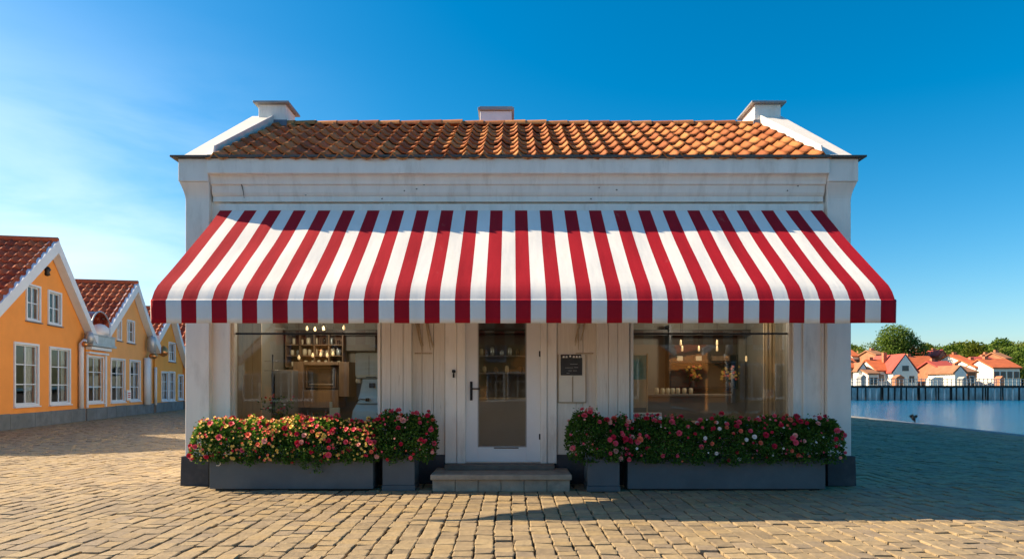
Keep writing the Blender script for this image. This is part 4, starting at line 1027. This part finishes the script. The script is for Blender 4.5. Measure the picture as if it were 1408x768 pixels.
m = MB(); m.box(40, 86, PD, PD + 3.6, 1.18, 1.40); m.box(40, 86, PD - .05, PD - .002, 1.05, 1.36); m.build('deck', pw, pier)
for i in range(48):
    x = 41 + i * .93 + R.uniform(-.12, .12); mm = pp if R.random() < .5 else pw
    m = MB(); m.tube([(x, PD + .25, -1.4), (x + R.uniform(-.05, .05), PD + .25, 1.17)], R.uniform(.08, .13), 7); m.build('post', mm, pier)
for i in range(17):
    x = 41.3 + i * 2.6 + R.uniform(-.2, .2); m = MB(); m.tube([(x, PD + 3.2, -1.4), (x, PD + 3.2, 1.17)], R.uniform(.08, .13), 6); m.build('post', pw, pier)
m = MB(); m.box(40, 86, PD + .05, PD + .10, 2.28, 2.36); m.box(40, 86, PD + .05, PD + .10, 1.85, 1.91)
x = 40.1
while x < 86: m.box(x - .05, x + .05, PD + .04, PD + .12, 1.4, 2.42 + R.uniform(-.05, .1)); x += .62 + R.uniform(-.08, .08)
m.build('railing', plain('rail_grey', (.34, .34, .33), .8, .3, 2), pier)
# people-free clutter: boats' masts and bollards are left out; low railings only

far_white = plain('far_white_wall', (.80, .77, .70), .8, .06, .5, .1); far_brick = plain('far_brick', (.40, .17, .09), .9, .2, .8, .1)
roofs = dict(orange=plain('far_orange_tiles', (.52, .125, .04), .8, .2, 1.2, .3, .03), red=plain('far_red_tiles', (.42, .07, .05), .8, .2, 1.2, .3, .03), brown=plain('far_brown_tiles', (.30, .14, .07), .8, .2, 1.2, .3, .03))
far_glass = plain('far_window_dark', (.05, .06, .07), .2, .2, 1, 0)
def far_house(label, px0, px1, ye, yr, d, roof, wall=far_white, axis='x', base_py=None, deep=7, rows=1, nwin=3, chim=True, group=None):
    """px0..px1 width, ye eaves row, yr ridge row; axis x: ridge runs across the view, y: gable faces the harbour"""
    x0, x1 = X(px0, d), X(px1, d); ze, zr = Z(ye, d), Z(yr, d); xc = (x0 + x1) / 2
    zb = min(ter(xc, d), ter(xc, d + deep), ze - 2.2) - .1
    e = empty('town_house', (xc, d, zb), 0, label, 'house', group)
    m = MB(); ov = .3
    if axis == 'y':
        m.prism([(x0, zb), (x1, zb), (x1, ze), (xc, zr), (x0, ze)], d, d + deep, 'y'); m.build('wall', wall, e)
        r = MB()
        r.prism([(x0 - ov, ze - .1), (xc, zr + .06), (xc, zr + .30), (x0 - ov, ze + .14)], d - .02, d + deep + .3, 'y'); r.prism([(xc + .003, zr + .06), (x1 + ov, ze - .1), (x1 + ov, ze + .14), (xc + .003, zr + .30)], d - .02, d + deep + .3, 'y')
    else:
        m.box(x0, x1, d, d + deep, zb, ze); m.prism([(d, ze), (d + deep, ze), (d + deep / 2, zr)], x0, x1, 'x'); m.build('wall', wall, e)
        r = MB(); r.prism([(d - ov, ze - .08), (d + deep / 2, zr + .06), (d + deep / 2, zr + .3), (d - ov, ze + .16)], x0 - ov, x1 + ov, 'x'); r.prism([(d + deep / 2 + .003, zr + .06), (d + deep + ov, ze - .08), (d + deep + ov, ze + .16), (d + deep / 2 + .003, zr + .3)], x0 - ov, x1 + ov, 'x')
    ro_ = r.build('roof', roofs[roof], e)
    if chim: c = MB(); cx_ = x0 + (x1 - x0) * R.choice([.25, .7]); yc_ = d + deep / 2; c.box(cx_ - .3, cx_ + .3, yc_ - .3, yc_ + .3, (zr + ze) / 2, max(zr, ze) + .7); c.build('chimney', far_brick, ro_)
    W_ = x1 - x0
    for rw in range(rows):
        for i in range(nwin):
            xw = x0 + W_ * (i + .5) / nwin; zw = ze - 1.7 - rw * 2.4
            if zw < zb + .3: continue
            c = MB(); c.box(xw - .42, xw + .42, d - .05, d - .003, zw, zw + 1.15); f_ = c.build('window', far_white if wall is far_brick else roofs['brown'], e)
            c = MB(); c.box(xw - .33, xw + .33, d - .06, d - .051, zw + .08, zw + 1.07); c.build('pane', far_glass, f_)
    if axis == 'y' and zr - ze > 1.8:
        c = MB(); c.box(xc - .55, xc + .55, d - .05, d - .003, ze + .3, ze + 1.2); c.build('window', far_glass, e)
    return e
far_house('cream gabled house with a dark attic window facing the pier, tallest white front', 1228, 1262, 512, 488, 112, 'red', nwin=2, deep=9, axis='y')
far_house('wide low white house with orange roof left of the tall white gable', 1206, 1230, 510, 495, 114, 'orange', nwin=2)
far_house('long house with dark red roof right of the tall white gable', 1256, 1292, 507, 490, 120, 'orange', wall=far_brick, nwin=4)
far_house('crimson roofed house with white dormers in the middle of the town', 1294, 1318, 508, 497, 113, 'red', wall=far_brick, nwin=3)
far_house('small white gabled cottage beside the crimson roofed house', 1313, 1329, 513, 504, 108, 'brown', nwin=1, axis='y', chim=False)
far_house('white house with brick lower storey under an orange roof', 1341, 1360, 505, 495, 116, 'orange', nwin=2, rows=2)
far_house('large white house with a broad red orange roof at the right end', 1366, 1402, 506, 494, 112, 'orange', nwin=4, rows=2)
far_house('orange roofed house behind the large white house', 1352, 1376, 500, 491, 128, 'red', nwin=3)
far_house('red roofed house at the left end of the town beside the shop pier', 1166, 1181, 506, 490, 112, 'orange', nwin=1)
far_house('small white house with steep brown gable at the left end', 1181, 1193, 510, 500, 110, 'brown', nwin=1, axis='y')
far_house('grey white shed with a shallow brown roof near the pier', 1194, 1207, 514, 505, 108, 'brown', nwin=2, chim=False)
far_house('white hillside villa with a pale gable above the long roof', 1275, 1290, 492, 483, 160, 'brown', nwin=2, axis='y')
far_house('brown roofed hillside house left of the villa', 1262, 1278, 485, 478, 185, 'brown', nwin=3)
far_house('small brick house between the cottage and the pier', 1330, 1342, 512, 504, 110, 'brown', wall=far_brick, nwin=1)
far_house('pale roofed farmhouse high on the right slope', 1384, 1396, 484, 478, 190, 'brown', nwin=2)
far_house('small orange roofed hillside house left of the big tree', 1172, 1186, 492, 484, 150, 'brown', nwin=2)
for i in range(15):
    px = 1172 + i * 15 + R.uniform(-4, 4); d = R.uniform(128, 165); w_ = R.uniform(6, 11); yr = R.uniform(481, 494); ge = R.random() < .4
    far_house(['white townhouse with orange tiled roof in the back rows of the harbour town', 'brick townhouse in the back rows of the harbour town'][i % 3 == 2], px, px + w_, yr + R.uniform(6, 9), yr, d, R.choice(['orange', 'red', 'brown']) if i % 3 == 2 else 'orange', wall=far_brick if i % 3 == 2 else far_white, axis='y' if ge else 'x', nwin=2, group='houses in the back rows of the town')
for i in range(5):      # low garden sheds, walls and fences along the promenade
    px = 1184 + i * 47 + R.uniform(-4, 4); d = 105.5; x = X(px, d); w_ = R.uniform(.7, 1.4); h_ = R.uniform(1.0, 1.7)
    m = MB(); m.box(x, x + w_, d, d + 1.2, 1.0, 1.1 + h_); m.prism([(x - .1, 1.1 + h_), (x + w_ + .1, 1.1 + h_), (x + w_ / 2, 1.6 + h_)], d - .1, d + 1.3, 'y')
    m.box(x + w_ * .3, x + w_ * .65, d - .03, d - .002, 1.1, 1.1 + h_ * .8)
    tag(m.build('harbour_hut', [plain('rail_grey', (.34, .34, .33)), far_brick, far_white][i % 3]), 'small hut with pitched top standing on the promenade behind the pier', 'hut', 'small huts along the promenade')

def make_tree(H, W, nleaf, ls, mat, seed, trunk_h=.3, name='tree'):
    rr = random.Random(seed); e = empty(name)
    m = MB(); m.tube([(0, 0, -.5), (.05 * W * .2, 0, H * trunk_h * .6), (0, .02, H * trunk_h * 1.3), (0, 0, H * .75)], [W * .045, W * .035, W * .025, W * .006], 8)
    lobes = []
    for i in range(11):
        a = rr.uniform(0, 2 * PI); q = rr.random(); z = H * (trunk_h + .08 + (1 - trunk_h - .25) * q); rad = W * .5 * (1 - .75 * max(0, q - .35)) * rr.uniform(.45, .72)
        c = Vector((math.cos(a) * rad, math.sin(a) * rad, z)); lobes.append((c, W * rr.uniform(.15, .24)))
        m.tube([(0, 0, H * trunk_h * rr.uniform(.8, 1.3)), c * .5 + Vector((0, 0, H * .2)), c], [W * .02, W * .013, W * .004], 5)
    lobes.append((Vector((0, 0, H * .82)), W * .22)); lobes.append((Vector((0, 0, H * .6)), W * .30))
    m.build('trunk', bark, e, local=True)
    lv = MB(); rn = []
    for i in range(nleaf):
        c, r_ = rr.choice(lobes); v_ = Vector((rr.gauss(0, 1), rr.gauss(0, 1), rr.gauss(0, 1))).normalized() * r_ * rr.uniform(.6, 1.06); v_.z *= .85; p = c + v_
        q = Vector((rr.gauss(0, 1), rr.gauss(0, 1), rr.gauss(0, 1))).normalized(); s_ = q.orthogonal().normalized(); l2 = ls * rr.uniform(.6, 1.3)
        lv.add([p, p + q * l2 * .5 + s_ * l2 * .35, p + q * l2, p + q * l2 * .5 - s_ * l2 * .35], [(0, 1, 2, 3)])
        rn.append(min(1, max(0, .5 + .35 * noise.noise(c * .7 + v_ * .5) + rr.gauss(0, .2))))
    o = lv.build('crown', mat, e, local=True); set_rnd(o, rn); return e
bt = make_tree(9.8, 14, 12000, .42, tree_leaf, 3, .22); bt.location = (X(1227, 138), 138, ter(X(1227, 138), 138) + 2.2)
tag(bt, 'big broad green tree rising above the roofs at the left end of the town', 'tree')
protos = [make_tree(6.5, 6.5, 2600, .42, tree_leaf2 if i == 1 else tree_leaf, 20 + i, .18) for i in range(3)]
lab = ('green tree on the wooded slope behind the harbour town', 'tree', 'trees on the slope behind the town')
k = 0
def put(px, d, s):
    global k
    p = protos[k % 3]; e = p if k < 3 else copy_tree(p); k += 1
    x = X(px, d); e.location = (x, d, ter(x, d) - .2); e.rotation_euler.z = R.uniform(0, 6); e.scale = (s * R.uniform(.9, 1.15), s, s * R.uniform(.85, 1.15)); tag(e, *lab)
for i in range(34): put(1172 + i * 7.6 + R.uniform(-3, 3), R.uniform(205, 235), R.uniform(.75, 1.15))
for i in range(30): put(1272 + i * 4.8 + R.uniform(-3, 3), R.uniform(148, 185), R.uniform(.95, 1.35))
for i in range(12): put(1168 + i * 8.5 + R.uniform(-3, 3), R.uniform(150, 180), R.uniform(.6, .85))
for i in range(20): put(1172 + i * 12.4 + R.uniform(-6, 6), R.uniform(119, 136), R.uniform(.5, .8))

# warm fill lights added to brighten the rooms beyond the weak hanging bulbs
for nm, p, en in (('left room fill', (X(441, 11.0), 11.0, 2.35), 9), ('left room fill', (X(410, 10.3), 10.3, 2.5), 5), ('right room fill', (X(961, 11.0), 11.0, 2.45), 9), ('right room fill', (X(1010, 10.3), 10.3, 2.5), 6)):
    l_ = bpy.data.lights.new(nm.replace(' ', '_'), 'POINT'); l_.energy = en; l_.color = (1, .84, .66); l_.shadow_soft_size = .08
    o = bpy.data.objects.new('room_fill_light', l_); COL.objects.link(o); o.location = p
# houses on the far side of the square, behind the photographer (seen in the glass)
for src, loc, rz, lb in ((h1, (8.5, -17, 0), PI, 'orange gabled house across the square behind the photographer, second from its right end'), (h3, (1.8, -17, 0), PI, 'narrow amber gabled house across the square behind the photographer, right of the middle'),
                         (h1, (-3.0, -17.4, 0), PI, 'orange gabled house across the square behind the photographer, left of the middle'), (h3, (-9.8, -17, 0), PI, 'narrow amber gabled house across the square behind the photographer, at its left end'),
                         (h2, (16.2, -17, 0), PI, 'ochre gabled house across the square behind the photographer, at its right end')):
    c = copy_tree(src); c.location = loc; c.rotation_euler = (0, 0, rz); tag(c, lb, 'house', 'houses across the square')
